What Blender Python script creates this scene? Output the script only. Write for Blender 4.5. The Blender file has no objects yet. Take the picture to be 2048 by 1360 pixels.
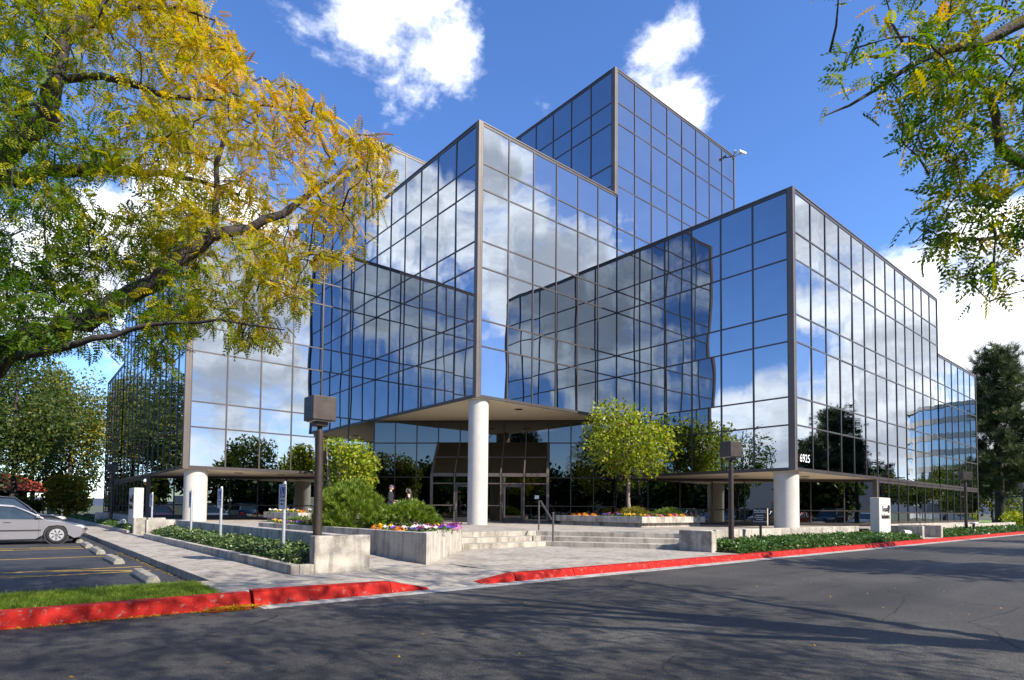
import bpy, bmesh, math, random
import numpy as np
from mathutils import Vector, Matrix

random.seed(7)
rng = np.random.default_rng(11)
SC = bpy.context.scene
COL = SC.collection
PI = math.pi

# ------------------------------------------------------------------ camera
# x runs along the sunlit facades, y along the shaded ones, z = 0 is the road
CAM = np.array([-17.342, -23.145, 1.41])
F_PX, CX, CY = 1186.11, 1015.78, 970.57
YAW, PITCH, ROLL = 0.6981, 0.0402, 0.0096

def cam_axes():
    f = np.array([math.sin(YAW) * math.cos(PITCH), math.cos(YAW) * math.cos(PITCH), math.sin(PITCH)])
    r = np.array([math.cos(YAW), -math.sin(YAW), 0.0])
    u = np.cross(r, f)
    c, s = math.cos(ROLL), math.sin(ROLL)
    return c * r + s * u, -s * r + c * u, f
AR, AU, AF = cam_axes()

def proj(P):
    d = np.atleast_2d(P) - CAM
    z = d @ AF
    z = np.where(z > 0.05, z, np.nan)
    return np.stack([CX + F_PX * (d @ AR) / z, CY - F_PX * (d @ AU) / z], 1)

def ray(px, py):
    return AF + AR * (px - CX) / F_PX + AU * (CY - py) / F_PX

def at_z(px, py, z):
    d = ray(px, py)
    return CAM + d * (z - CAM[2]) / d[2]

def at_d(px, py, dep):
    return CAM + ray(px, py) * dep

cam = bpy.data.cameras.new('camera')
co = bpy.data.objects.new('camera', cam)
COL.objects.link(co)
cam.sensor_width = 36.0
cam.lens = F_PX / 2048 * 36.0
cam.shift_x = (1024 - CX) / 2048
cam.shift_y = (CY - 680) / 2048
cam.clip_start, cam.clip_end = 0.1, 9000
m = Matrix.Identity(4)
for i, a in enumerate((AR, AU, -AF)):
    for k in range(3):
        m[k][i] = a[k]
m.translation = Vector(CAM)
co.matrix_world = m
SC.camera = co

# ------------------------------------------------------------------ sun, sky, exposure
SUN_EL = math.radians(38)
SUN_AZ = np.array([0.30, -0.954])
SUN_DIR = np.array([SUN_AZ[0] * math.cos(SUN_EL), SUN_AZ[1] * math.cos(SUN_EL), math.sin(SUN_EL)])
SUN_DIR /= np.linalg.norm(SUN_DIR)
sl = bpy.data.lights.new('sun', 'SUN')
sl.energy = 4.6
sl.angle = math.radians(0.53)
sl.color = (1.0, 0.925, 0.80)
so = bpy.data.objects.new('sun', sl)
COL.objects.link(so)
so.rotation_euler = Vector(SUN_DIR).to_track_quat('Z', 'Y').to_euler()
so.location = Vector(SUN_DIR) * 60

def mirror_dir(px, py, face):
    d = ray(px, py).copy()
    if face in 'RB': d[1] = -d[1]
    if face in 'LB': d[0] = -d[0]
    return d / np.linalg.norm(d)

# clouds: where the photograph shows them directly (D), or mirrored in the sunlit (R) or shaded (L) facades or both in turn (B)
# entries: face, px, py, angular radius (deg), weight
CLOUDS = [
    ('D', 810, 60, 5.5, .20), ('D', 640, 10, 4.5, .20), ('D', 1335, 185, 4.6, .34), ('D', 1420, -20, 3.0, .13), ('D', 930, 20, 5, .10), ('D', 1240, 60, 4, .07), ('D', 1100, 150, 4, .06), ('D', 1560, 110, 4, .10), ('D', 1700, 260, 5, .05), ('D', 1100, 215, 2.5, .14),
    ('D', 1960, 640, 9, .34), ('D', 2030, 700, 9, .34), ('D', 1830, 690, 6, .2), ('D', 330, 500, 7, .22), ('D', 430, 430, 5, .2), ('D', 150, 620, 7, .2), ('D', 1830, 340, 3.0, .06),
    ('R', 480, 560, 7, .30), ('R', 420, 720, 6, .30), ('R', 560, 700, 6, .18), ('R', 480, 850, 9, .30), ('R', 600, 560, 5, .3),
    ('R', 800, 340, 7, .40), ('R', 985, 300, 3.4, .26), ('R', 1000, 460, 6, .26), ('R', 985, 590, 4, .26), ('R', 1100, 540, 5.5, .30), ('R', 1220, 490, 4, .28),
    ('R', 1610, 430, 3.2, .30), ('R', 1680, 560, 7, .30), ('R', 1790, 620, 6, .28), ('R', 1850, 640, 4, .25), ('R', 1640, 800, 3.6, .32), ('R', 1760, 815, 3.5, .30), ('R', 1880, 800, 4.5, .30), ('R', 1700, 880, 6, .30),
    ('L', 900, 470, 6, .26), ('L', 800, 390, 5, .26), ('B', 830, 650, 7, .28), ('B', 760, 560, 4, .25), ('L', 1500, 820, 5, .28), ('L', 1560, 880, 6, .28),
    ('B', 1340, 600, 5, .28), ('B', 1090, 650, 6, .28), ('B', 1330, 760, 4, .25), ('B', 1200, 620, 5, .28), ('B', 1180, 810, 3, .28),
]
CLEAR = [('D', 1520, 70, 5, -.2), ('R', 1350, 260, 13, -.22), ('L', 1520, 560, 8, -.25), ('D', 1650, 330, 10, -.12), ('D', 560, 130, 6, -.12), ('L', 940, 280, 4, -.2), ('B', 760, 780, 5, -.2), ('R', 1640, 710, 3.0, -.2), ('R', 1850, 730, 4.0, -.25)]

def build_world():
    w = bpy.data.worlds.new('World')
    SC.world = w
    w.use_nodes = True
    nt = w.node_tree
    for n in list(nt.nodes): nt.nodes.remove(n)
    N, Lk = nt.nodes.new, nt.links.new
    out = N('ShaderNodeOutputWorld')
    sky = N('ShaderNodeTexSky')
    sky.sky_type = 'NISHITA'
    sky.sun_disc = False
    sky.sun_elevation = SUN_EL
    sky.sun_rotation = math.atan2(SUN_AZ[0], SUN_AZ[1])
    sky.air_density, sky.dust_density, sky.ozone_density, sky.altitude = 1.0, 0.25, 3.5, 1300
    hs = N('ShaderNodeHueSaturation')
    hs.inputs['Hue'].default_value = 0.509
    hs.inputs['Saturation'].default_value = 1.16
    hs.inputs['Value'].default_value = 1.08
    Lk(sky.outputs[0], hs.inputs['Color'])
    bg = N('ShaderNodeBackground')
    bg.inputs['Strength'].default_value = 0.15
    Lk(hs.outputs[0], bg.inputs['Color'])
    tc = N('ShaderNodeTexCoord')
    def math_(op, a, b=None, c=None):
        n = N('ShaderNodeMath'); n.operation = op
        for i, v in enumerate((a, b, c)):
            if v is None: continue
            if isinstance(v, (int, float)): n.inputs[i].default_value = v
            else: Lk(v, n.inputs[i])
        return n.outputs[0]
    def vmath(op, a, b):
        n = N('ShaderNodeVectorMath'); n.operation = op
        for i, v in enumerate((a, b)):
            if isinstance(v, (tuple, list)): n.inputs[i].default_value = v
            else: Lk(v, n.inputs[i])
        return n
    d = tc.outputs['Generated']
    def noise(vec, scale, detail, rough, dist=0.0):
        n = N('ShaderNodeTexNoise')
        n.inputs['Scale'].default_value = scale
        n.inputs['Detail'].default_value = detail
        n.inputs['Roughness'].default_value = rough
        n.inputs['Distortion'].default_value = dist
        Lk(vec, n.inputs['Vector'])
        return n.outputs['Fac']
    st = vmath('MULTIPLY', d, (1.0, 1.0, 1.7)).outputs[0]
    bias = None
    for face, px, py, rad, wt in CLOUDS + CLEAR:
        v = mirror_dir(px, py, face)
        dot = vmath('DOT_PRODUCT', d, tuple(float(t) for t in v)).outputs['Value']
        mr = N('ShaderNodeMapRange'); mr.interpolation_type = 'SMOOTHSTEP'
        mr.inputs['From Min'].default_value = math.cos(math.radians(rad * 1.35))
        mr.inputs['From Max'].default_value = 1.0
        mr.inputs['To Min'].default_value = 0
        mr.inputs['To Max'].default_value = wt
        Lk(dot, mr.inputs['Value'])
        bias = mr.outputs[0] if bias is None else math_('ADD', bias, mr.outputs[0])
    bias = math_('MINIMUM', bias, 0.36)
    def density(vec):
        n1 = noise(vec, 6.8, 10, 0.62, 0.15)
        n0 = noise(vec, 2.4, 3, 0.5)
        return math_('ADD', math_('MULTIPLY', n1, 1.05), math_('MULTIPLY', n0, 0.34))
    n_here = math_('ADD', density(st), bias)
    off = vmath('ADD', st, tuple(float(t) for t in SUN_DIR * 0.035 + np.array([0, 0, .055]))).outputs[0]
    n_sun = math_('ADD', density(off), bias)
    def smooth(v, a, b):
        mr = N('ShaderNodeMapRange'); mr.interpolation_type = 'SMOOTHSTEP'
        mr.inputs['From Min'].default_value = a; mr.inputs['From Max'].default_value = b
        Lk(v, mr.inputs['Value'])
        return mr.outputs[0]
    mask = smooth(n_here, 0.785, 1.09)
    # thin high veil on the sun's side of the sky, as the sunlit facades mirror it
    sd = vmath('DOT_PRODUCT', d, tuple(float(t) for t in mirror_dir(1240, 330, 'R'))).outputs['Value']
    veil = math_('MULTIPLY', smooth(sd, math.cos(math.radians(48)), math.cos(math.radians(8))), math_('ADD', 0.02, math_('MULTIPLY', noise(st, 3.0, 6, .6, .6), 0.14)))
    mask = math_('MAXIMUM', mask, veil)
    thick = smooth(n_sun, 0.88, 1.22)
    ramp = N('ShaderNodeMix'); ramp.data_type = 'RGBA'
    ramp.inputs[6].default_value = (1.35, 1.35, 1.35, 1)
    ramp.inputs[7].default_value = (0.58, 0.61, 0.67, 1)
    Lk(thick, ramp.inputs[0])
    bgc = N('ShaderNodeBackground')
    bgc.inputs['Strength'].default_value = 1.0
    Lk(ramp.outputs[2], bgc.inputs['Color'])
    mix = N('ShaderNodeMixShader')
    Lk(mask, mix.inputs[0]); Lk(bg.outputs[0], mix.inputs[1]); Lk(bgc.outputs[0], mix.inputs[2])
    Lk(mix.outputs[0], out.inputs[0])
build_world()
SC.world.cycles.sampling_method = 'MANUAL'
SC.world.cycles.sample_map_resolution = 512
SC.view_settings.view_transform = 'Standard'
SC.view_settings.look = 'None'
SC.view_settings.exposure = 0.85
SC.view_settings.gamma = 1.0
SC.view_settings.use_curve_mapping = False
SC.render.engine = 'CYCLES'
SC.cycles.max_bounces = 7
SC.cycles.diffuse_bounces = 3
SC.cycles.glossy_bounces = 5
SC.cycles.transmission_bounces = 4
SC.cycles.transparent_max_bounces = 6
SC.cycles.caustics_reflective = False
SC.cycles.caustics_refractive = False
SC.cycles.sample_clamp_indirect = 6.0
SC.cycles.use_denoising = True

# ------------------------------------------------------------------ materials
MATS = {}
def new_mat(name):
    mt = bpy.data.materials.new(name)
    mt.use_nodes = True
    nt = mt.node_tree
    b = nt.nodes['Principled BSDF']
    MATS[name] = mt
    return mt, nt, b

def set_in(b, **kw):
    for k, v in kw.items():
        b.inputs[k.replace('_', ' ')].default_value = v

def ramp_node(nt, fac, stops):
    r = nt.nodes.new('ShaderNodeValToRGB')
    while len(r.color_ramp.elements) < len(stops): r.color_ramp.elements.new(0.5)
    for e, (p, c) in zip(r.color_ramp.elements, stops):
        e.position = p; e.color = (*c, 1)
    nt.links.new(fac, r.inputs[0])
    return r.outputs[0]

def noise_node(nt, scale, detail=4, rough=.55, coord='Object', dist=0.0, stretch=None):
    tc = nt.nodes.new('ShaderNodeTexCoord')
    if coord == 'World':
        g = nt.nodes.new('ShaderNodeNewGeometry'); v = g.outputs['Position']
    else: v = tc.outputs[coord]
    if stretch:
        mp = nt.nodes.new('ShaderNodeMapping'); mp.inputs['Scale'].default_value = stretch
        nt.links.new(v, mp.inputs[0]); v = mp.outputs[0]
    n = nt.nodes.new('ShaderNodeTexNoise')
    n.inputs['Scale'].default_value = scale; n.inputs['Detail'].default_value = detail
    n.inputs['Roughness'].default_value = rough; n.inputs['Distortion'].default_value = dist
    nt.links.new(v, n.inputs['Vector'])
    return n.outputs['Fac']

def mix_rgb(nt, fac, a, b, mode='MIX'):
    mx = nt.nodes.new('ShaderNodeMix'); mx.data_type = 'RGBA'; mx.blend_type = mode
    for i, v in ((0, fac), (6, a), (7, b)):
        if isinstance(v, (int, float)): mx.inputs[i].default_value = v
        elif isinstance(v, tuple): mx.inputs[i].default_value = (*v, 1) if len(v) == 3 else v
        else: nt.links.new(v, mx.inputs[i])
    return mx.outputs[2]

def bump(nt, b, h, strength, dist=0.02):
    bp = nt.nodes.new('ShaderNodeBump')
    bp.inputs['Strength'].default_value = strength; bp.inputs['Distance'].default_value = dist
    nt.links.new(h, bp.inputs['Height']); nt.links.new(bp.outputs[0], b.inputs['Normal'])

def mat_two(name, c1, c2, scale, rough=.8, metallic=0., lo=.35, hi=.68, detail=6, bmp=0., bscale=60, coord='World', fine=None, spec=.5):
    mt, nt, b = new_mat(name)
    n = noise_node(nt, scale, detail, .6, coord)
    c = ramp_node(nt, n, [(lo, c1), (hi, c2)])
    if fine:
        nf = noise_node(nt, fine[0], 3, .6, coord)
        c = mix_rgb(nt, fine[1], c, ramp_node(nt, nf, [(.3, (.0, .0, .0)), (.7, (1, 1, 1))]), 'OVERLAY')
    nt.links.new(c, b.inputs['Base Color'])
    set_in(b, Roughness=rough, Metallic=metallic)
    b.inputs['Specular IOR Level'].default_value = spec
    if bmp: bump(nt, b, noise_node(nt, bscale, 4, .6, coord), bmp)
    return mt

def mat_concrete(name, base, stain=.55, scale=1.3):
    mt, nt, b = new_mat(name)
    n1 = noise_node(nt, scale, 8, .62, 'World')
    dark = tuple(v * stain for v in base)
    c = ramp_node(nt, n1, [(.30, dark), (.52, base), (.75, tuple(min(1, v * 1.12) for v in base))])
    # run-off streaks: noise squeezed along z
    n2 = noise_node(nt, 5.0, 5, .6, 'World', 0.3, (1, 1, .10))
    c = mix_rgb(nt, .62, c, ramp_node(nt, n2, [(.36, (.42, .40, .37)), (.52, (1, 1, 1))]), 'MULTIPLY')
    n3 = noise_node(nt, 70, 3, .6, 'World')
    c = mix_rgb(nt, .22, c, ramp_node(nt, n3, [(.35, (0, 0, 0)), (.65, (1, 1, 1))]), 'OVERLAY')
    nt.links.new(c, b.inputs['Base Color'])
    set_in(b, Roughness=.88)
    b.inputs['Specular IOR Level'].default_value = .25
    bump(nt, b, n3, .25, .01)
    return mt

mat_concrete('concrete', (.44, .395, .33))
mat_concrete('concrete_wall', (.46, .42, .36), .5, 1.8)
mat_concrete('concrete_walk', (.38, .34, .29), .66, .9)
mat_concrete('concrete_stop', (.30, .28, .235), .6, 3)
mat_concrete('gutter', (.40, .385, .36), .6, 2)
mat_two('stucco', (.54, .51, .45), (.60, .57, .51), 3, .9, bmp=.15, bscale=90)
mat_two('column_paint', (.50, .465, .405), (.56, .53, .475), 1.6, .8, bmp=.06)
mat_two('soffit', (.84, .73, .56), (.88, .77, .60), 1.5, .9)

def mat_asphalt():
    mt, nt, b = new_mat('asphalt')
    big = noise_node(nt, .22, 7, .62, 'World', .6)
    c = ramp_node(nt, big, [(.30, (.027, .026, .026)), (.52, (.045, .043, .041)), (.72, (.082, .078, .072))])
    # lanes worn lighter along x
    lane = noise_node(nt, 1.0, 4, .6, 'World', .4, (.05, .75, 1))
    c = mix_rgb(nt, .5, c, ramp_node(nt, lane, [(.36, (.55, .55, .57)), (.62, (1.45, 1.43, 1.4))]), 'MULTIPLY')
    sp = noise_node(nt, 62, 3, .7, 'World')
    c = mix_rgb(nt, 1.0, c, ramp_node(nt, sp, [(.30, (.30, .30, .31)), (.50, (.95, .95, .95)), (.62, (1.7, 1.7, 1.65)), (.72, (4.0, 3.8, 3.5))]), 'MULTIPLY')
    md = noise_node(nt, 16, 5, .7, 'World')
    c = mix_rgb(nt, .8, c, ramp_node(nt, md, [(.30, (.55, .55, .55)), (.50, (1, 1, 1)), (.70, (1.6, 1.56, 1.5))]), 'MULTIPLY')
    oil = noise_node(nt, 1.1, 3, .5, 'World')
    c = mix_rgb(nt, 1.0, c, ramp_node(nt, oil, [(.24, (.45, .45, .46)), (.34, (1, 1, 1)), (.70, (1, 1, 1)), (.78, (1.5, 1.48, 1.42))]), 'MULTIPLY')
    # tar joints and cracks: thin ridges of a stretched voronoi
    g = nt.nodes.new('ShaderNodeNewGeometry')
    mp = nt.nodes.new('ShaderNodeMapping'); mp.inputs['Scale'].default_value = (.13, .33, 1)
    nt.links.new(g.outputs['Position'], mp.inputs[0])
    jn = nt.nodes.new('ShaderNodeTexNoise'); jn.inputs['Scale'].default_value = 3; jn.inputs['Detail'].default_value = 6
    nt.links.new(mp.outputs[0], jn.inputs['Vector'])
    va = nt.nodes.new('ShaderNodeVectorMath'); va.operation = 'MULTIPLY_ADD'
    nt.links.new(jn.outputs['Color'], va.inputs[0]); va.inputs[1].default_value = (.22, .22, 0); nt.links.new(mp.outputs[0], va.inputs[2])
    vo = nt.nodes.new('ShaderNodeTexVoronoi'); vo.feature = 'DISTANCE_TO_EDGE'; vo.inputs['Scale'].default_value = 1.0
    nt.links.new(va.outputs[0], vo.inputs['Vector'])
    cr = nt.nodes.new('ShaderNodeMapRange'); cr.inputs['From Min'].default_value = .0012; cr.inputs['From Max'].default_value = .0032
    nt.links.new(vo.outputs['Distance'], cr.inputs['Value'])
    c = mix_rgb(nt, cr.outputs[0], (.012, .012, .014), c)
    nt.links.new(c, b.inputs['Base Color'])
    set_in(b, Roughness=.78)
    b.inputs['Specular IOR Level'].default_value = .35
    bump(nt, b, sp, .45, .012)
mat_asphalt()
mat_two('asphalt_dark', (.022, .023, .027), (.045, .045, .05), .7, .75, bmp=.35, bscale=90, fine=(95, .5), spec=.35)

def mat_curb():
    mt, nt, b = new_mat('red_curb')
    n = noise_node(nt, 2.3, 8, .7, 'World')
    c = ramp_node(nt, n, [(.28, (.22, .008, .005)), (.5, (.37, .010, .006)), (.75, (.43, .018, .010))])
    n2 = noise_node(nt, 11, 8, .75, 'World')
    w = nt.nodes.new('ShaderNodeMapRange'); w.inputs['From Min'].default_value = .565; w.inputs['From Max'].default_value = .64
    nt.links.new(n2, w.inputs['Value'])
    c = mix_rgb(nt, w.outputs[0], c, (.26, .15, .12))
    n4 = noise_node(nt, 3.7, 7, .7, 'World', .5)
    w2 = nt.nodes.new('ShaderNodeMapRange'); w2.inputs['From Min'].default_value = .60; w2.inputs['From Max'].default_value = .70; w2.inputs['To Max'].default_value = .55
    nt.links.new(n4, w2.inputs['Value'])
    c = mix_rgb(nt, w2.outputs[0], c, (.13, .012, .008))
    nt.links.new(c, b.inputs['Base Color'])
    set_in(b, Roughness=.7)
    b.inputs['Specular IOR Level'].default_value = .15
    bump(nt, b, noise_node(nt, 40, 4, .6, 'World'), .3, .01)
mat_curb()

def mat_paint(name, col, wear=.62):
    mt, nt, b = new_mat(name)
    n = noise_node(nt, 14, 6, .75, 'World')
    w = nt.nodes.new('ShaderNodeMapRange'); w.inputs['From Min'].default_value = wear - .05; w.inputs['From Max'].default_value = wear + .1
    nt.links.new(n, w.inputs['Value'])
    c = mix_rgb(nt, w.outputs[0], col, (.10, .09, .07))
    nt.links.new(c, b.inputs['Base Color']); set_in(b, Roughness=.65)
mat_paint('yellow_line', (.66, .40, .03), .56)

mat_two('bronze_frame', (.062, .051, .046), (.085, .071, .065), .8, .38, .35)
mat_two('bronze_corner', (.105, .084, .072), (.14, .113, .098), .8, .45, .25)
mat_two('dark_frame', (.035, .032, .032), (.055, .05, .048), 2, .4, .3)
mat_two('core', (.010, .011, .013), (.014, .015, .017), 1, .9)
mat_two('roof_gravel', (.28, .27, .25), (.36, .34, .31), 4, .95)
mat_two('lamp_bronze', (.034, .025, .021), (.062, .045, .038), 6, .5, .25, bmp=.05)
mat_two('galvanized', (.42, .44, .46), (.58, .60, .62), 18, .42, .55)
mat_two('steel_rail', (.10, .09, .085), (.16, .145, .135), 12, .45, .5)
mat_two('sign_white', (.55, .55, .57), (.62, .62, .63), 10, .55)
mat_two('sign_blue', (.035, .04, .20), (.05, .055, .25), 10, .5)
mat_two('sign_black', (.014, .014, .016), (.028, .027, .028), 8, .5)
mat_two('letter_white', (.80, .80, .80), (.82, .82, .82), 4, .5)
mat_two('letter_black', (.018, .017, .016), (.03, .028, .026), 4, .6)
mat_two('soil', (.035, .022, .014), (.07, .045, .028), 9, .95, bmp=.6, bscale=30)
mat_two('bark', (.050, .040, .034), (.125, .10, .085), 22, .9, bmp=.7, bscale=40, coord='Object')
mat_two('bark_dark', (.030, .025, .023), (.075, .062, .055), 16, .9, bmp=.7, bscale=40, coord='Object')
mat_two('bark_pale', (.22, .16, .12), (.36, .28, .22), 16, .9, bmp=.4, bscale=40, coord='Object')
mat_two('ground', (.045, .06, .02), (.085, .085, .035), .15, .95, detail=8, fine=(6, .3))
mat_two('turf', (.10, .17, .018), (.20, .26, .035), 2.2, .9, detail=8, bmp=.5, bscale=70, fine=(50, .4))
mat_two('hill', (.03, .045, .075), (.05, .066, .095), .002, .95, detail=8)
mat_two('tile_roof', (.42, .075, .030), (.55, .12, .045), 4, .75)
mat_two('tan_wall', (.42, .33, .24), (.5, .40, .3), 1, .9)
mat_two('dark_wall', (.03, .025, .022), (.05, .04, .035), 1, .9)
mat_two('grey_block', (.07, .066, .06), (.10, .095, .085), .8, .9)
mat_two('floodlight_white', (.68, .68, .67), (.75, .75, .74), 8, .4)
mat_two('rubber', (.012, .012, .013), (.022, .022, .022), 20, .8)
mat_two('alloy', (.52, .52, .54), (.62, .62, .64), 10, .35, .6)
mat_two('chrome', (.6, .6, .62), (.65, .65, .66), 10, .15, .9)
mat_two('head_lamp', (.55, .56, .58), (.70, .70, .70), 10, .12, .2)
mat_two('amber', (.60, .14, .03), (.65, .18, .04), 10, .2)
mat_two('tail_red', (.40, .02, .015), (.45, .03, .02), 10, .2)
mat_two('plastic_dark', (.020, .020, .022), (.03, .03, .03), 10, .6)
mat_two('skin', (.52, .33, .24), (.58, .38, .28), 12, .55)
mat_two('cap_plum', (.075, .045, .075), (.10, .06, .10), 20, .85)
mat_two('hair_dark', (.015, .010, .008), (.03, .02, .015), 60, .5)
mat_two('cloth_navy', (.020, .022, .035), (.03, .034, .05), 15, .9)
mat_two('cloth_black', (.012, .013, .015), (.022, .022, .026), 15, .85)
mat_two('cloth_denim', (.05, .06, .10), (.07, .085, .13), 15, .9)
mat_two('paper', (.78, .78, .76), (.82, .82, .8), 5, .8)
mat_two('leaf_litter', (.50, .17, .02), (.62, .33, .04), 6, .8)

def mat_glass(name, tint, wob=.05, rough=.0, dirt=.0):
    """Mirror-coated glazing: coloured metallic reflection, slight roller-wave bow in every pane."""
    mt, nt, b = new_mat(name)
    set_in(b, Metallic=1.0, Roughness=rough)
    n = noise_node(nt, .9, 2, .5, 'World')
    c = ramp_node(nt, n, [(.3, tuple(v * .94 for v in tint)), (.7, tint)])
    nt.links.new(c, b.inputs['Base Color'])
    h = noise_node(nt, .55, 1, .4, 'World', 0, (1, 1, .55))
    bump(nt, b, h, wob, .05)
    return mt
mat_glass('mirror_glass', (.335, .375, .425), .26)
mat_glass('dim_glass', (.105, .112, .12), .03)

def mat_carpaint(name, col, metallic=.6):
    mt, nt, b = new_mat(name)
    n = noise_node(nt, 900, 1, .5, 'Object')
    c = ramp_node(nt, n, [(.3, tuple(v * .9 for v in col)), (.7, tuple(min(1, v * 1.08) for v in col))])
    nt.links.new(c, b.inputs['Base Color'])
    set_in(b, Metallic=metallic, Roughness=.32)
    b.inputs['Coat Weight'].default_value = .8; b.inputs['Coat Roughness'].default_value = .05
for nm, c in (('paint_silver', (.36, .345, .37)), ('paint_black', (.018, .02, .03)), ('paint_white', (.62, .62, .62)), ('paint_blue', (.05, .09, .16)), ('paint_red', (.25, .02, .02)), ('paint_grey', (.16, .17, .18)), ('paint_tan', (.36, .30, .22))):
    mat_carpaint(nm, c)
def mat_carglass():
    mt, nt, b = new_mat('car_glass')
    n = noise_node(nt, 3, 2, .5, 'Object')
    nt.links.new(ramp_node(nt, n, [(.3, (.02, .03, .035)), (.7, (.035, .05, .055))]), b.inputs['Base Color'])
    set_in(b, Roughness=.03); b.inputs['Coat Weight'].default_value = 1.0; b.inputs['Coat Roughness'].default_value = .02
mat_carglass()

def mat_leaf(name, stops, trans=.45, rough=.5, spec=.35):
    """Leaf colour picked by the per-leaf random value 'tint' stored on the mesh; light shines through."""
    mt, nt, b = new_mat(name)
    at = nt.nodes.new('ShaderNodeAttribute'); at.attribute_name = 'tint'
    c = ramp_node(nt, at.outputs['Fac'], stops)
    nt.links.new(c, b.inputs['Base Color'])
    set_in(b, Roughness=rough)
    b.inputs['Specular IOR Level'].default_value = spec
    tr = nt.nodes.new('ShaderNodeBsdfTranslucent')
    hs = nt.nodes.new('ShaderNodeHueSaturation'); hs.inputs['Value'].default_value = 1.25; hs.inputs['Saturation'].default_value = 1.1
    nt.links.new(c, hs.inputs['Color']); nt.links.new(hs.outputs[0], tr.inputs['Color'])
    mx = nt.nodes.new('ShaderNodeMixShader'); mx.inputs[0].default_value = trans
    nt.links.new(b.outputs[0], mx.inputs[1]); nt.links.new(tr.outputs[0], mx.inputs[2])
    nt.links.new(mx.outputs[0], nt.nodes['Material Output'].inputs[0])
mat_leaf('leaf_locust', [(0, (.05, .12, .010)), (.25, (.12, .21, .012)), (.45, (.36, .35, .012)), (.68, (.62, .44, .012)), (.88, (.60, .29, .012)), (1, (.36, .14, .03))], .5, .5, .25)
mat_leaf('leaf_yellowgreen', [(0, (.06, .12, .012)), (.4, (.18, .26, .02)), (.75, (.36, .40, .035)), (1, (.52, .46, .05))], .42, .4)
mat_leaf('leaf_green', [(0, (.022, .045, .010)), (.5, (.06, .10, .018)), (.85, (.14, .16, .025)), (1, (.30, .25, .03))], .4)
mat_leaf('leaf_dark', [(0, (.012, .025, .008)), (.6, (.03, .055, .015)), (1, (.07, .095, .022))], .3)
mat_leaf('leaf_mixed', [(0, (.03, .06, .012)), (.5, (.09, .13, .02)), (.8, (.26, .24, .03)), (1, (.40, .26, .03))], .4)
mat_leaf('needle_mugo', [(0, (.035, .075, .010)), (.5, (.10, .17, .014)), (1, (.22, .28, .03))], .25)
mat_leaf('needle_pine', [(0, (.03, .05, .02)), (.6, (.075, .10, .035)), (1, (.17, .18, .06))], .2)
mat_leaf('leaf_ivy', [(0, (.03, .075, .014)), (.5, (.075, .15, .028)), (.85, (.15, .22, .06)), (1, (.28, .30, .13))], .22, .35)
mat_leaf('leaf_ivy_pale', [(0, (.025, .06, .015)), (.45, (.08, .14, .035)), (.8, (.22, .27, .10)), (1, (.48, .48, .30))], .22, .35)
mat_leaf('grass_blade', [(0, (.06, .12, .010)), (.6, (.16, .25, .022)), (1, (.36, .36, .07))], .4)
mat_leaf('petal', [(0, (.70, .42, .01)), (.22, (.75, .47, .015)), (.23, (.16, .05, .40)), (.42, (.10, .06, .45)), (.43, (.72, .70, .66)), (.56, (.75, .72, .70)), (.57, (.18, .02, .09)), (.68, (.16, .02, .10)), (.69, (.72, .22, .02)), (.82, (.70, .26, .02)), (.83, (.55, .22, .50)), (1, (.62, .10, .20))], .35)

mt, nt, b = new_mat('puddle')
nt.links.new(ramp_node(nt, noise_node(nt, 9, 3, .5, 'World'), [(.3, (.010, .007, .005)), (.7, (.03, .018, .010))]), b.inputs['Base Color'])
set_in(b, Roughness=.04)
b.inputs['Coat Weight'].default_value = 1.0

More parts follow.
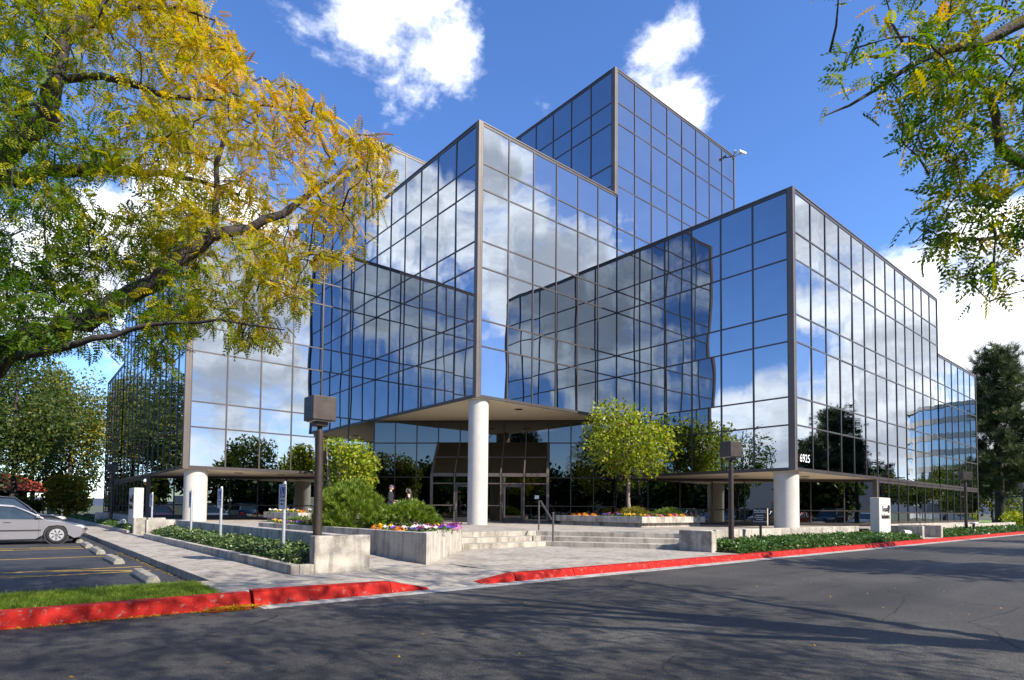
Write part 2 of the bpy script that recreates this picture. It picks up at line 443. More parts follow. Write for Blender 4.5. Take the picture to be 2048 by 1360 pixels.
# ------------------------------------------------------------------ mesh helpers
class MB:
    """collects boxes, prisms, tubes and lathes into one mesh"""
    def __init__(s): s.v = []; s.f = []; s.sm = []
    def add(s, vs, fs, smooth=False):
        o = len(s.v)
        s.v += [tuple(map(float, p)) for p in vs]
        s.f += [tuple(i + o for i in f) for f in fs]
        s.sm += [smooth] * len(fs)
        return s
    def box(s, x0, x1, y0, y1, z0, z1):
        return s.add([(x0, y0, z0), (x1, y0, z0), (x1, y1, z0), (x0, y1, z0), (x0, y0, z1), (x1, y0, z1), (x1, y1, z1), (x0, y1, z1)],
                     [(3, 2, 1, 0), (4, 5, 6, 7), (0, 1, 5, 4), (1, 2, 6, 5), (2, 3, 7, 6), (3, 0, 4, 7)])
    def obox(s, o, ax, ay, az):
        """box from corner o spanned by three vectors"""
        o, ax, ay, az = map(np.asarray, (o, ax, ay, az))
        vs = [o, o + ax, o + ax + ay, o + ay, o + az, o + ax + az, o + ax + ay + az, o + ay + az]
        return s.add(vs, [(3, 2, 1, 0), (4, 5, 6, 7), (0, 1, 5, 4), (1, 2, 6, 5), (2, 3, 7, 6), (3, 0, 4, 7)])
    def prism(s, pts, z0, z1):
        n = len(pts)
        zb = z0 if hasattr(z0, '__len__') else [z0] * n
        zt = z1 if hasattr(z1, '__len__') else [z1] * n
        vs = [(p[0], p[1], zb[i]) for i, p in enumerate(pts)] + [(p[0], p[1], zt[i]) for i, p in enumerate(pts)]
        fs = [tuple(range(n - 1, -1, -1)), tuple(range(n, 2 * n))] + [(i, (i + 1) % n, n + (i + 1) % n, n + i) for i in range(n)]
        return s.add(vs, fs)
    def tube(s, path, radii, n=8, caps=True, smooth=True):
        path = [np.asarray(p, float) for p in path]
        if not hasattr(radii, '__len__'): radii = [radii] * len(path)
        vs = []; up = np.array([0.31, 0.17, .93])
        for i, p in enumerate(path):
            t = path[min(i + 1, len(path) - 1)] - path[max(i - 1, 0)]
            t = t / (np.linalg.norm(t) + 1e-9)
            a = np.cross(t, up)
            if np.linalg.norm(a) < .05: a = np.cross(t, np.array([1., 0, 0]))
            a /= np.linalg.norm(a); b = np.cross(t, a)
            for k in range(n):
                an = 2 * PI * k / n
                vs.append(p + radii[i] * (a * math.cos(an) + b * math.sin(an)))
        fs = []
        for i in range(len(path) - 1):
            for k in range(n):
                fs.append((i * n + k, i * n + (k + 1) % n, (i + 1) * n + (k + 1) % n, (i + 1) * n + k))
        s.add(vs, fs, smooth)
        if caps:
            s.add(vs[:n], [tuple(range(n - 1, -1, -1))]); s.add(vs[-n:], [tuple(range(n))])
        return s
    def lathe(s, prof, c, n=24, smooth=True):
        """profile [(r, z)...] about a vertical axis through c=(x, y)"""
        vs = [(c[0] + r * math.cos(2 * PI * k / n), c[1] + r * math.sin(2 * PI * k / n), z) for r, z in prof for k in range(n)]
        fs = [(i * n + k, i * n + (k + 1) % n, (i + 1) * n + (k + 1) % n, (i + 1) * n + k) for i in range(len(prof) - 1) for k in range(n)]
        s.add(vs, fs, smooth)
        s.add(vs[:n], [tuple(range(n - 1, -1, -1))]); s.add(vs[-n:], [tuple(range(n))])
        return s
    def build(s, name, mat, parent=None, bevel=0.0, origin=None):
        me = bpy.data.meshes.new(name)
        vs = s.v
        if origin is not None: vs = [(a - origin[0], b - origin[1], c - origin[2]) for a, b, c in vs]
        me.from_pydata(vs, [], s.f)
        me.polygons.foreach_set('use_smooth', s.sm)
        me.materials.append(MATS[mat])
        me.update()
        o = bpy.data.objects.new(name, me)
        COL.objects.link(o)
        if origin is not None: o.location = origin
        if parent is not None:
            o.parent = parent
            if parent.type == 'EMPTY' or origin is None:
                o.matrix_parent_inverse = Matrix.Translation(-Vector(parent.location)) if parent.location.length else Matrix.Identity(4)
        if bevel:
            b = o.modifiers.new('bevel', 'BEVEL'); b.width = bevel; b.segments = 2; b.limit_method = 'ANGLE'
        return o

def obj(name, vs, fs, mat, parent=None, smooth=False):
    b = MB(); b.add(vs, fs, smooth)
    return b.build(name, mat, parent)

def tag(o, label=None, cat=None, group=None, kind=None):
    if label: o['label'] = label
    if cat: o['category'] = cat
    if group: o['group'] = group
    if kind: o['kind'] = kind
    return o

def thing(name, label, cat, group=None, loc=(0, 0, 0)):
    o = bpy.data.objects.new(name, None)
    o.empty_display_size = .2
    o.location = loc
    COL.objects.link(o)
    return tag(o, label, cat, group)

def struct(o): return tag(o, kind='structure')

def copy_tree(o, parent=None):
    c = o.copy(); COL.objects.link(c)
    if parent is not None:
        c.parent = parent; c.matrix_parent_inverse = o.matrix_parent_inverse.copy()
    for ch in list(o.children): copy_tree(ch, c)
    return c

def np_mesh(name, V, Fq, mat, parent=None, tint=None, smooth=False):
    """fast mesh from an (n,3) array and an (m,k) face array, per-vertex 'tint'"""
    me = bpy.data.meshes.new(name)
    V = np.ascontiguousarray(V, np.float32); Fq = np.ascontiguousarray(Fq, np.int32)
    me.vertices.add(len(V)); me.vertices.foreach_set('co', V.ravel())
    k = Fq.shape[1]
    me.loops.add(Fq.size); me.loops.foreach_set('vertex_index', Fq.ravel())
    me.polygons.add(len(Fq))
    me.polygons.foreach_set('loop_start', np.arange(len(Fq), dtype=np.int32) * k)
    me.polygons.foreach_set('loop_total', np.full(len(Fq), k, np.int32))
    if smooth: me.polygons.foreach_set('use_smooth', np.ones(len(Fq), bool))
    if tint is not None:
        a = me.attributes.new('tint', 'FLOAT', 'POINT'); a.data.foreach_set('value', np.ascontiguousarray(tint, np.float32))
    me.update(calc_edges=True)
    me.materials.append(MATS[mat])
    o = bpy.data.objects.new(name, me); COL.objects.link(o)
    if parent is not None:
        o.parent = parent
        o.matrix_parent_inverse = Matrix.Translation(-Vector(parent.location))
    return o

def rot_from(axis_dir, spin):
    """(n,3,3) frames whose x axis is axis_dir, rolled by spin"""
    x = axis_dir / np.linalg.norm(axis_dir, axis=1, keepdims=True)
    ref = np.where(np.abs(x[:, 2:3]) > .95, np.array([[1., 0, 0]]), np.array([[0., 0, 1]]))
    y = np.cross(ref, x); y /= np.linalg.norm(y, axis=1, keepdims=True)
    z = np.cross(x, y)
    c, s = np.cos(spin)[:, None], np.sin(spin)[:, None]
    return np.stack([x, c * y + s * z, -s * y + c * z], 2)

def scatter(name, tv, tf, P, D, spin, scale, mat, parent=None, tint=None):
    """stamp template (tv, tf) at points P, x axis along D"""
    n = len(P); M = rot_from(D, spin)
    V = np.einsum('nij,kj->nki', M, tv) * np.asarray(scale).reshape(-1, 1, 1) + P[:, None, :]
    k = len(tv)
    Fq = (tf[None] + (np.arange(n) * k)[:, None, None]).reshape(-1, tf.shape[1])
    t = np.repeat(tint, k) if tint is not None else None
    return np_mesh(name, V.reshape(-1, 3), Fq, mat, parent, t)

# leaf templates, x = along the leaf
LEAF = (np.array([(0, 0, 0), (.5, .32, .06), (1, 0, -.05), (.5, -.32, .06)]), np.array([(0, 1, 2, 3)]))
def frond_template(pairs=6):
    vs, fs = [], []
    for i in range(pairs):
        t = (i + .7) / pairs
        x = t; z = -.30 * t * t
        w = .21 * math.sin(PI * min(1, .18 + t * .82)) + .07
        for sgn in (-1, 1):
            o = len(vs)
            vs += [(x - .02, 0, z), (x + .105, sgn * w * .5, z - .01), (x + .12, sgn * w, z - .07), (x - .035, sgn * w * .6, z - .03)]
            fs.append((o, o + 1, o + 2, o + 3))
    o = len(vs)
    vs += [(-.1, .008, 0), (-.1, -.008, 0), (1, -.004, -.30), (1, .004, -.30)]
    fs.append((o, o + 1, o + 2, o + 3))
    return np.array(vs), np.array(fs)
FROND = frond_template()
def tuft_template(n=9, spread=.55, w=.05):
    vs, fs = [], []
    r = np.random.default_rng(3)
    for i in range(n):
        a = 2 * PI * i / n; sp = spread * (.5 + .5 * r.random())
        tip = np.array([1, sp * math.cos(a), sp * math.sin(a)]) * (.8 + .3 * r.random())
        side = np.array([0, -math.sin(a), math.cos(a)]) * w
        o = len(vs)
        b0 = np.array([.12 * r.random(), 0, 0])
        vs += [b0 - side, tip * .6 - side * .8, tip, tip * .6 + side * .8]
        fs.append((o, o + 1, o + 2, o + 3))
    return np.array(vs), np.array(fs)
TUFT = tuft_template()

def in_poly(pts, poly):
    x, y = pts[:, 0], pts[:, 1]
    ins = np.zeros(len(pts), bool)
    j = len(poly) - 1
    for i in range(len(poly)):
        xi, yi = poly[i]; xj, yj = poly[j]
        c = ((yi > y) != (yj > y)) & (x < (xj - xi) * (y - yi) / (yj - yi + 1e-9) + xi)
        ins ^= c; j = i
    return ins

def unit(n, r=None):
    r = r or rng
    v = r.normal(size=(n, 3)); return v / np.linalg.norm(v, axis=1, keepdims=True)

def grow(limbs, targets, rad_tip=.006, step=.22, wander=.05, up=.10):
    """grow twigs from a limb skeleton to every target: each joins the nearest wood already grown.
    limbs: list of (points, radii). Returns tube list and the directions at the targets."""
    nodes = []; tubes = []
    for pts, rad in limbs:
        pts = [np.asarray(p, float) for p in pts]
        dense, dr = [], []
        for i in range(len(pts) - 1):
            n = max(2, int(np.linalg.norm(pts[i + 1] - pts[i]) / step))
            for k in range(n):
                t = k / n
                dense.append(pts[i] * (1 - t) + pts[i + 1] * t); dr.append(rad[i] * (1 - t) + rad[i + 1] * t)
        dense.append(pts[-1]); dr.append(rad[-1])
        dn = np.array(dense)
        jit = rng.normal(size=dn.shape) * np.array(dr)[:, None] * .35
        dn[1:] = dn[1:] + jit[1:]
        tubes.append((dn, np.array(dr)))
        nodes += list(dn[1:])
    N = np.array(nodes)
    d0 = np.array([np.min(np.linalg.norm(N - t, axis=1)) for t in targets])
    order = np.argsort(d0)
    dirs = np.zeros((len(targets), 3))
    for i in order:
        t = targets[i]
        dist = np.linalg.norm(N - t, axis=1)
        j = int(np.argmin(dist)); b = N[j]; L = dist[j]
        n = max(2, int(L / step) + 1)
        s = np.linspace(0, 1, n + 1)[:, None]
        path = b * (1 - s) + t * s
        path[:, 2] += (np.sin(s[:, 0] * PI) * up * L)
        path[1:-1] += rng.normal(size=(n - 1, 3)) * wander * min(1, L)
        r0 = min(.03, rad_tip * (1 + 1.6 * L))
        tubes.append((path, np.linspace(r0, rad_tip * .55, n + 1)))
        N = np.vstack([N, path[1:]])
        dirs[i] = path[-1] - path[-2]
    return tubes, dirs

def wood(name, tubes, mat, parent, nbig=9):
    b = MB()
    for p, r in tubes:
        n = nbig if r[0] > .05 else (5 if r[0] > .012 else 4)
        b.tube(p, list(r), n, caps=False)
    return b.build(name, mat, parent)
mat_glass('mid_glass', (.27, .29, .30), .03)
# ------------------------------------------------------------------ ground, road, lot, pavement
W, POST = 1.7303, .217
L = 6 * W + POST
PLZ = .62                     # plaza floor

def sheet(name, x0, x1, y0, y1, z, mat, thick=.0):
    return struct(MB().add([(x0, y0, z), (x1, y0, z), (x1, y1, z), (x0, y1, z)], [(0, 1, 2, 3)]).build(name, mat))
sheet('ground', -2500, 2500, -2500, 2500, -.05, 'ground')
sheet('road', -160, 220, -25.2, -14.36, 0, 'asphalt')
sheet('parking_lot', -40, -14.72, -12.30, 75, 0, 'asphalt_dark')
sheet('parking_lot', -60, 60, -46, -28, -.004, 'asphalt_dark')
o = MB().box(-160, 220, -28, -25.2, -.05, .12).build('verge', 'turf'); struct(o)
o = MB().box(-70, -14.98, -14.05, -12.42, -.05, .165).build('lawn_strip', 'turf'); struct(o)
o = MB().box(47.0, 120, -14.05, 40, -.05, .20).build('lawn', 'turf'); struct(o)

# far ridge seen only as a blue line in the glass
def hills():
    vs, fs = [], []
    n = 140
    for i in range(n):
        a = 2 * PI * i / n
        h = 70 + 80 * math.sin(a * 3 + 1) + 40 * math.sin(a * 7.3) + 20 * math.sin(a * 17) + 12 * rng.random()
        for rr, zz in ((1900, -1), (2250, max(16, h) * .55), (2480, max(26, h))):
            vs.append((rr * math.cos(a), rr * math.sin(a), zz))
    for i in range(n):
        j = (i + 1) % n
        for k in range(2): fs.append((i * 3 + k, j * 3 + k, j * 3 + k + 1, i * 3 + k + 1))
    struct(obj('hills', vs, fs, 'hill', smooth=True))
hills()

# red curb in cast lengths, with the dropped ends beside the ramp
def curb_piece(x0, x1, h0, h1, parent, yf=-14.35):
    prof = lambda h: [(yf, -.03), (yf + .07 * h / .15, h - .03), (yf + .10, h), (yf + .30, h), (yf + .30, -.03)]
    a, b = prof(max(h0, .035)), prof(max(h1, .035))
    n = 5
    vs = [(x0, y, z) for y, z in a] + [(x1, y, z) for y, z in b]
    fs = [(0, 1, 2, 3, 4), (9, 8, 7, 6, 5)] + [(i, i + n, (i + 1) % n + n, (i + 1) % n) for i in range(n)]
    return obj('curb_stone', vs, fs, 'red_curb', parent)
curb = MB().box(-60, 58, -14.30, -14.08, -.05, -.01).build('curb', 'concrete'); struct(curb)
xs = [-38, -30, -24.5, -20.8, -17.75, -14.66]
for a, b in zip(xs[:-1], xs[1:]): curb_piece(a + .012, b - .012, .185, .185, curb)
curb_piece(-14.64, -12.47, .215, .185, curb, -14.40); curb_piece(-12.45, -11.72, .185, .02, curb, -14.38)
curb_piece(-10.55, -9.72, .02, .15, curb)
xs = [-9.70, -8.05, -5.45, -2.75, -.1, 2.6, 5.3, 8.2, 11.2, 14.2, 17.2, 20.2, 23.4, 26.6, 30, 34, 38, 43, 49, 56]
for a, b in zip(xs[:-1], xs[1:]): curb_piece(a + .010, b - .010, .15, .15, curb)
gut = MB()
gxs = [-14.55, -11.7, -8.0, -2.8, 2.6, 8.2, 14.2, 20.2, 27, 36, 50]
gutter = MB().box(-14.6, 50.1, -14.66, -14.345, -.05, .001).build('gutter', 'gutter'); struct(gutter)
for a, b in zip(gxs[:-1], gxs[1:]):
    MB().prism([(a + .01, -14.37), (a + .01, -14.68 + .0), (b - .01, -14.68), (b - .01, -14.37)], -.02, [.008, .004, .004, .008]).build('gutter_slab', 'gutter', gutter)

# pavement slabs
pave = MB().prism([(-14.92, -14.04), (-.7, -14.04), (-.7, -12.0), (-3.0, -8.1), (-6.6, -8.1), (-10.2, -11.7), (-11.7, -12.1), (-13.3, -12.1), (-13.3, 70), (-14.70, 70), (-14.70, -12.32), (-14.92, -12.32)], -.05, -.005).build('pavement', 'soil'); struct(pave)
def slab(pts, z, parent=pave, mat='concrete_walk', zb=-.02, name='slab', g=.007):
    c = np.mean(np.array(pts), 0)
    ins = [tuple(np.array(p) + (c - np.array(p)) / np.linalg.norm(c - np.array(p)) * g * 1.4) for p in pts]
    return MB().prism(ins, zb, z).build(name, mat, parent)
R4 = lambda x0, x1, y0, y1: [(x0, y0), (x1, y0), (x1, y1), (x0, y1)]
slab(R4(-14.95, -13.3, -14.05, -12.28), .155)
slab(R4(-13.3, -12.46, -14.05, -12.12), .152)
slab([(-12.46, -14.10), (-11.72, -14.36), (-11.66, -12.12), (-12.46, -12.12)], [.15, .014, .15, .15])
slab([(-11.72, -14.37), (-10.55, -14.37), (-10.2, -12.12), (-11.66, -12.12)], [.012, .012, .15, .15])
slab([(-10.55, -14.36), (-9.7, -14.05), (-9.3, -11.78), (-10.2, -11.78)], [.014, .15, .152, .152])
slab(R4(-9.6, -5.4, -14.05, -11.78), .150)
slab(R4(-5.4, -.72, -14.05, -11.78), .153)
slab([(-11.66, -12.12), (-10.2, -12.12), (-10.13, -11.76), (-11.66, -11.76)], .15)
slab([(-10.10, -11.76), (-5.6, -11.76), (-5.6, -8.27), (-6.62, -8.27)], .151)
slab([(-5.6, -11.76), (-.75, -11.76), (-3.12, -8.27), (-5.6, -8.27)], .149)
y = -12.28
while y < 68:
    st = 1.86
    slab(R4(-14.70, -13.30, y, y + st), .15 + .004 * math.sin(y * 9), zb=-.03)
    y += st
# walk rising between the bed wall and the front planter
for k in range(5):
    y0, y1 = -11.76 + k * 2.06, -11.76 + (k + 1) * 2.06
    z0, z1 = .15 + .094 * k, .15 + .094 * (k + 1)
    slab(R4(-11.88, -10.2 - .02 * k, y0, y1), [z0, z0, z1, z1], mat='concrete_walk')
# kerb edge between lot and lawn
struct(MB().box(-40, -14.74, -12.42, -12.30, -.05, .17).build('lot_kerb', 'concrete_walk'))

# plaza deck and steps
DT = np.array([.547, -.837]); DN = np.array([.837, .547])
def step_pts(k):
    c = np.array([-3.1 + .324 * k, -8.25 + .6 * k])
    s = np.array([-3.1, -8.25]) + DN * .6 * k
    e = s + DT * ((s[1] + 12.1) / .837)
    return c, e
plaza = MB().prism([(-11.9, -1.4), (-10.6, -1.4), (-6.65, -5.5), (-6.65, -6.85), tuple(step_pts(2)[0] + np.array([.12, .2])), tuple(step_pts(2)[1] + np.array([.25, .06])), (46, -12.1), (46, -5), (5, 46), (-11.9, 46)], 0, PLZ - .02).build('plaza', 'soil'); struct(plaza)
e2 = step_pts(2)
def deck(pts): slab(pts, PLZ, plaza, 'concrete_walk', PLZ - .06)
deck([(-11.9, -1.4), (-6.65, -1.4), (-6.65, 3.6), (-11.9, 3.6)])
deck([(-6.65, -7.05), tuple(e2[0]), (-2.45, -1.4), (-6.65, -1.4)])
deck([tuple(e2[0]), tuple(e2[1]), (.85, -7.0), (-2.45, -3.2)])
deck([(-2.45, -3.2), (.85, -7.0), (4.9, -7.0), (4.9, .2), (-2.45, .2)])
deck([(-6.65, -1.4), (-2.45, -1.4), (-2.45, 5), (-6.65, 5)])
deck([(-2.45, .2), (10.5, .2), (.2, 10.5), (-2.45, 10.5)])
deck([(.85, -12.1), (10, -12.1), (10, -7), (.85, -7)])
for a in (10, 16, 22, 28, 34, 40): deck(R4(a, a + 6, -12.1, -10.72 if a > 18 else -7 + 0.0))
deck([(4.9, -7), (21, -7), (10.6, .1), (4.9, .1)])
for a in range(6): deck(R4(-11.9, -10.72 if a > 2 else -2.45, 10.5 + a * 5.6 if a else 3.6, 10.5 + (a + 1) * 5.6))
steps = MB().prism([(-6.64, -8.2), (-3.1, -8.2), (-.6, -12.0), (.8, -12.05), (-2.4, -7.0), (-6.64, -7.0)], -.02, .1).build('steps', 'concrete'); struct(steps)
for k in range(3):
    c, e = step_pts(k); z1 = .15 + .157 * (k + 1)
    c2, e2b = (step_pts(k + 1) if k < 2 else (np.array(step_pts(2)[0]) + DN * .0 + np.array([.05, .14]), np.array(step_pts(2)[1]) + DN * .15))
    if k == 2: z1 = PLZ + .004
    MB().prism([(-6.64, c[1]), tuple(c), tuple(c2), (-6.64, c2[1])], 0.0, z1).build('step', 'concrete', steps, bevel=.012)
    MB().prism([tuple(c + np.array([.002, 0])), tuple(e), tuple(e2b), tuple(c2 + np.array([.002, 0]))], 0.0, z1 - .001).build('step', 'concrete', steps, bevel=.012)

# ------------------------------------------------------------------ low walls and planters
def lowwall(label, boxes, group='low concrete garden walls'):
    b = MB()
    t = thing('garden_wall', label, 'wall', group, (boxes[0][0], boxes[0][2], 0))
    for q in boxes: MB().box(*q).build('wall_block', 'concrete_wall', t, bevel=.025)
    return t
lowwall('concrete wall with a square dappled end block at the ivy bed by the walk', [(-12.85, -11.68, -12.06, -11.80, .0, .86), (-12.20, -11.92, -11.80, 3.75, .0, .85)])
lowwall('concrete wall running from stained end block by the steps along right ivy bed', [(-.95, -.66, -13.28, -12.12, .0, .80), (-.66, 13.2, -12.40, -12.12, .0, .78)])
lowwall('pale concrete stub wall nearest the white column beside the parking walk', [(-13.22, -12.20, 3.78, 4.06, 0, .86)])
lowwall('tan concrete stub wall behind the pale stub wall on the parking walk', [(-13.22, -12.0, 6.9, 7.18, 0, .88)])
lowwall('low wall along the far plaza edge behind the left signboard', [(-12.20, -11.92, 7.18, 30, .0, .80)])
lowwall('concrete stub wall between right signboard and its floodlight', [(16.55, 16.85, -14.02, -12.12, 0, .78)])
lowwall('darker concrete stub wall across the gap right of the signboard', [(19.6, 19.9, -14.02, -12.12, 0, .78)])
lowwall('long white low wall under the far right glass facade', [(19.9, 47.2, -12.42, -12.12, 0, .72)])
lowwall('bright low wall block beside the far left lamp post', [(-13.1, -12.2, 23.2, 23.5, 0, .95)])
# bed curbs
bc = thing('bed_curb', 'low concrete kerb edging the ivy bed along parking walk', 'kerb', None, (-13.3, -12, 0))
yy = -12.08
for i, ln in enumerate([3.2, 3.2, 3.2, 3.2, 3.1]):
    MB().box(-13.30, -13.14, yy + .01, yy + ln - .01, 0, .33).build('kerb_stone', 'concrete_wall', bc, bevel=.012); yy += ln
MB().box(-13.138, -12.86, -12.08, -11.92, 0, .325).build('kerb_stone', 'concrete_wall', bc, bevel=.012)
bc2 = thing('bed_curb', 'low concrete kerb edging the farther ivy bed past the stub walls', 'kerb', None, (-13.3, 7.2, 0))
yy = 4.1
while yy < 44:
    MB().box(-13.30, -13.14, yy + .01, yy + 3.99, 0, .30 if yy > 6 else .2).build('kerb_stone', 'concrete_wall', bc2, bevel=.012); yy += 4.0

def planter_poly(name, label, poly, z0, z1, soil, cap=0.0, wall=.22):
    t = thing(name, label, 'planter', None, (poly[0][0], poly[0][1], z0))
    n = len(poly)
    c = np.mean(np.array(poly), 0)
    A = np.array(poly)
    # inner polygon by moving edges inward
    inner = []
    area = 0.5 * sum(A[i][0] * A[(i + 1) % n][1] - A[(i + 1) % n][0] * A[i][1] for i in range(n))
    sg = 1 if area > 0 else -1
    def offs(d):
        res = []
        for i in range(n):
            p, a, b = A[i], A[i - 1], A[(i + 1) % n]
            e1 = (p - a) / np.linalg.norm(p - a); e2 = (b - p) / np.linalg.norm(b - p)
            n1 = np.array([-e1[1], e1[0]]) * sg; n2 = np.array([-e2[1], e2[0]]) * sg
            k = d / (1 + n1 @ n2)
            res.append(p + (n1 + n2) * k)
        return np.array(res)
    inn = offs(wall)
    outer = A
    if cap:
        foot = offs(cap)
        MB().prism([tuple(p) for p in foot], z0, z1 - .30).build('foot', 'concrete_wall', t)
        z0 = z1 - .30
    for i in range(n):
        j = (i + 1) % n
        MB().prism([tuple(outer[i]), tuple(outer[j]), tuple(inn[j]), tuple(inn[i])], z0, z1).build('wall_panel', 'concrete_wall', t, bevel=.012)
    MB().prism([tuple(p) for p in offs(wall - .02)], z0 + .02, soil).build('soil', 'soil', t)
    return t
planter_poly('planter', 'large angled concrete planter with pine shrub and flowers beside the steps', [(-10.15, -11.75), (-6.66, -8.26), (-6.66, -5.4), (-8.3, -1.5), (-10.62, -1.5)], 0.0, .86, .80)
planter_poly('planter', 'square raised concrete planter holding the round golden tree', [(4.95, -6.2), (10.2, -6.2), (10.2, -.55), (4.95, -.55)], PLZ, 1.12, 1.06, .18)
planter_poly('planter', 'square raised concrete planter behind the pine shrub with multi-stem tree', [(-6.75, 5.1), (-.9, 5.1), (-.9, 10.2), (-6.75, 10.2)], PLZ, 1.14, 1.08, .18)

# ------------------------------------------------------------------ the office building
BLD = thing('office_building', 'stepped mirror-glass office building with white columns and cut-away corners', 'building', None, (0, 0, PLZ))
def levels(zb, zt):
    base = [5.50, 6.82]
    zs = []
    for k in range(-1, 7):
        for b in base:
            z = b + 3.96 * k
            if zb + .5 < z < zt - .5: zs.append(z)
    return [zb] + zs + [zt]
PANES = []     # (facade object, origin corner, along-vector, w, z0, z1, normal, glass)
ALLF = []
MW = .070

def facade(name, o, e, n, cols, rows, glass='mirror_glass', mw=MW, corner=(False, False), frame='bronze_frame', skip=None):
    """glazed wall from plan point o along unit e; cols = list of mullion stations, n = outward normal"""
    o = np.array([o[0], o[1], 0.]); e = np.array([e[0], e[1], 0.]); n = np.array([n[0], n[1], 0.])
    b = MB()
    z0, z1 = rows[0], rows[-1]
    Z = np.array([0, 0, 1.])
    for i, s in enumerate(cols):
        w = mw
        b.obox(o + e * (s - w / 2) - n * .06 + Z * z0, e * w, n * .10, Z * (z1 - z0))
    for i, z in enumerate(rows):
        w = mw if 0 < i < len(rows) - 1 else mw * 2.2
        zz = z - w / 2 if 0 < i < len(rows) - 1 else (z if i == 0 else z - w)
        for a, c in zip(cols[:-1], cols[1:]):
            b.obox(o + e * (a + mw / 2) - n * .06 + Z * zz, e * (c - a - mw), n * .09, Z * w)
    f = b.build(name, frame, BLD)
    for a, c in zip(cols[:-1], cols[1:]):
        for i, (za, zb) in enumerate(zip(rows[:-1], rows[1:])):
            if skip and skip(a, c, za, zb): continue
            PANES.append((f, o + e * a, e, c - a, za, zb, n, glass))
    return f

def stations(ncol, lead=POST, start=0.0, w=W):
    return [start + lead + w * i for i in range(ncol + 1)]

ZR, ZC, ZLT, ZRT = 16.80, 20.76, 24.74, 28.70
SR, SCt = 3.34, 6.88
TR = levels(SR, ZR); TC = levels(SCt, ZC)
def post(o, a, b, z0, z1, mat='bronze_corner'):
    """L-shaped corner post: legs along a and b"""
    o = np.array([o[0], o[1], z0]); a = np.array([*a, 0.]); b = np.array([*b, 0.]); Z = np.array([0, 0, z1 - z0])
    na = -b; nb = -a
    m = MB()
    m.obox(o + na * .075 + nb * .075, a * (POST + .075 - .03), b * .135, Z)
    m.obox(o + nb * .075 + b * .062, a * .135, b * (POST - .03 - .062), Z)
    # two fine reveals
    m.obox(o + na * .083 + a * .095, a * .05, b * .02, Z)
    m.build('corner_post', mat, BLD)

X, Y = (1, 0), (0, 1)
# centre block
facade('curtain_wall', (0, 0), X, (0, -1), stations(6), TC)
facade('curtain_wall', (0, 0), Y, (-1, 0), stations(6), TC)
post((0, 0), X, Y, SCt, ZC)
# right block, sunlit face: 13 bays full height, 6 bays one storey lower
c13 = stations(13)
facade('curtain_wall', (L, -L), X, (0, -1), c13, TR)
ZRlow = ZR - 3.96
facade('curtain_wall', (L + c13[-1], -L), X, (0, -1), stations(6, .0), levels(SR, ZRlow))
post((L, -L), X, Y, SR, ZR)
facade('curtain_wall', (L, -L), Y, (-1, 0), stations(6), TR)
gcols = stations(13, 0.0)
facade('curtain_wall', (L + c13[6], -L), X, (0, -1), gcols, [.74, 1.42, SR - .03])
# left block
facade('curtain_wall', (-L, L), X, (0, -1), stations(6), TR)
facade('curtain_wall', (-L, L), Y, (-1, 0), c13, TR)
facade('curtain_wall', (-L, L + c13[-1]), Y, (-1, 0), stations(6, .0), levels(SR, ZRlow))
facade('curtain_wall', (-L, L + c13[6]), Y, (-1, 0), gcols, [.74, 1.42, SR - .03])
post((-L, L), X, Y, SR, ZR)
# right tower: its sunlit face carries the centre block's on, its shaded face rises from the centre roof
RTr = levels(ZR - 5.2, ZRT)
facade('curtain_wall', (L - .04, 0), X, (0, -1), stations(8, .04), [z for z in RTr if z > 11])
facade('curtain_wall', (L - POST, 0), Y, (-1, 0), stations(9), [z for z in [18.7, 21.34] if z < 20] + [z for z in levels(19.2, ZRT)][1:])
post((L - POST, 0), X, Y, ZC - .02, ZRT)
# left tower
facade('curtain_wall', (0, L), Y, (-1, 0), stations(8, .06), levels(ZR - 3.2, ZLT))
facade('curtain_wall', (0, L), X, (0, -1), stations(6), levels(ZC - 1.5, ZLT))
post((0, L), X, Y, ZC - .3, ZLT)
# long diagonal glass wall behind the columns
DG = np.array([1, -1]) / math.sqrt(2); DGN = np.array([-1, -1]) / math.sqrt(2)
SP = math.sqrt(2) * L / 11
vest0, vest1 = 3 * SP, 8 * SP
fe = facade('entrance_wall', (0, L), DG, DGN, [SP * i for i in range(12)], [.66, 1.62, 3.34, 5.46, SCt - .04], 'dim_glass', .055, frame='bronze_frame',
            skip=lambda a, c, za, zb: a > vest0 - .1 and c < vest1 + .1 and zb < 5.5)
SQ = math.sqrt(2) * L / 8
facade('entrance_wall', (L, 0), DG, DGN, [SQ * i for i in range(9)], [.66, 1.50, SR - .03], 'mirror_low', .06) if False else None
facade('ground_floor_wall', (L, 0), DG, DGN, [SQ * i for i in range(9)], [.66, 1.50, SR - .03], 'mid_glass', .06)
facade('ground_floor_wall', (-L, 2 * L), DG, DGN, [SQ * i for i in range(9)], [.66, 1.50, SR - .03], 'mid_glass', .06)

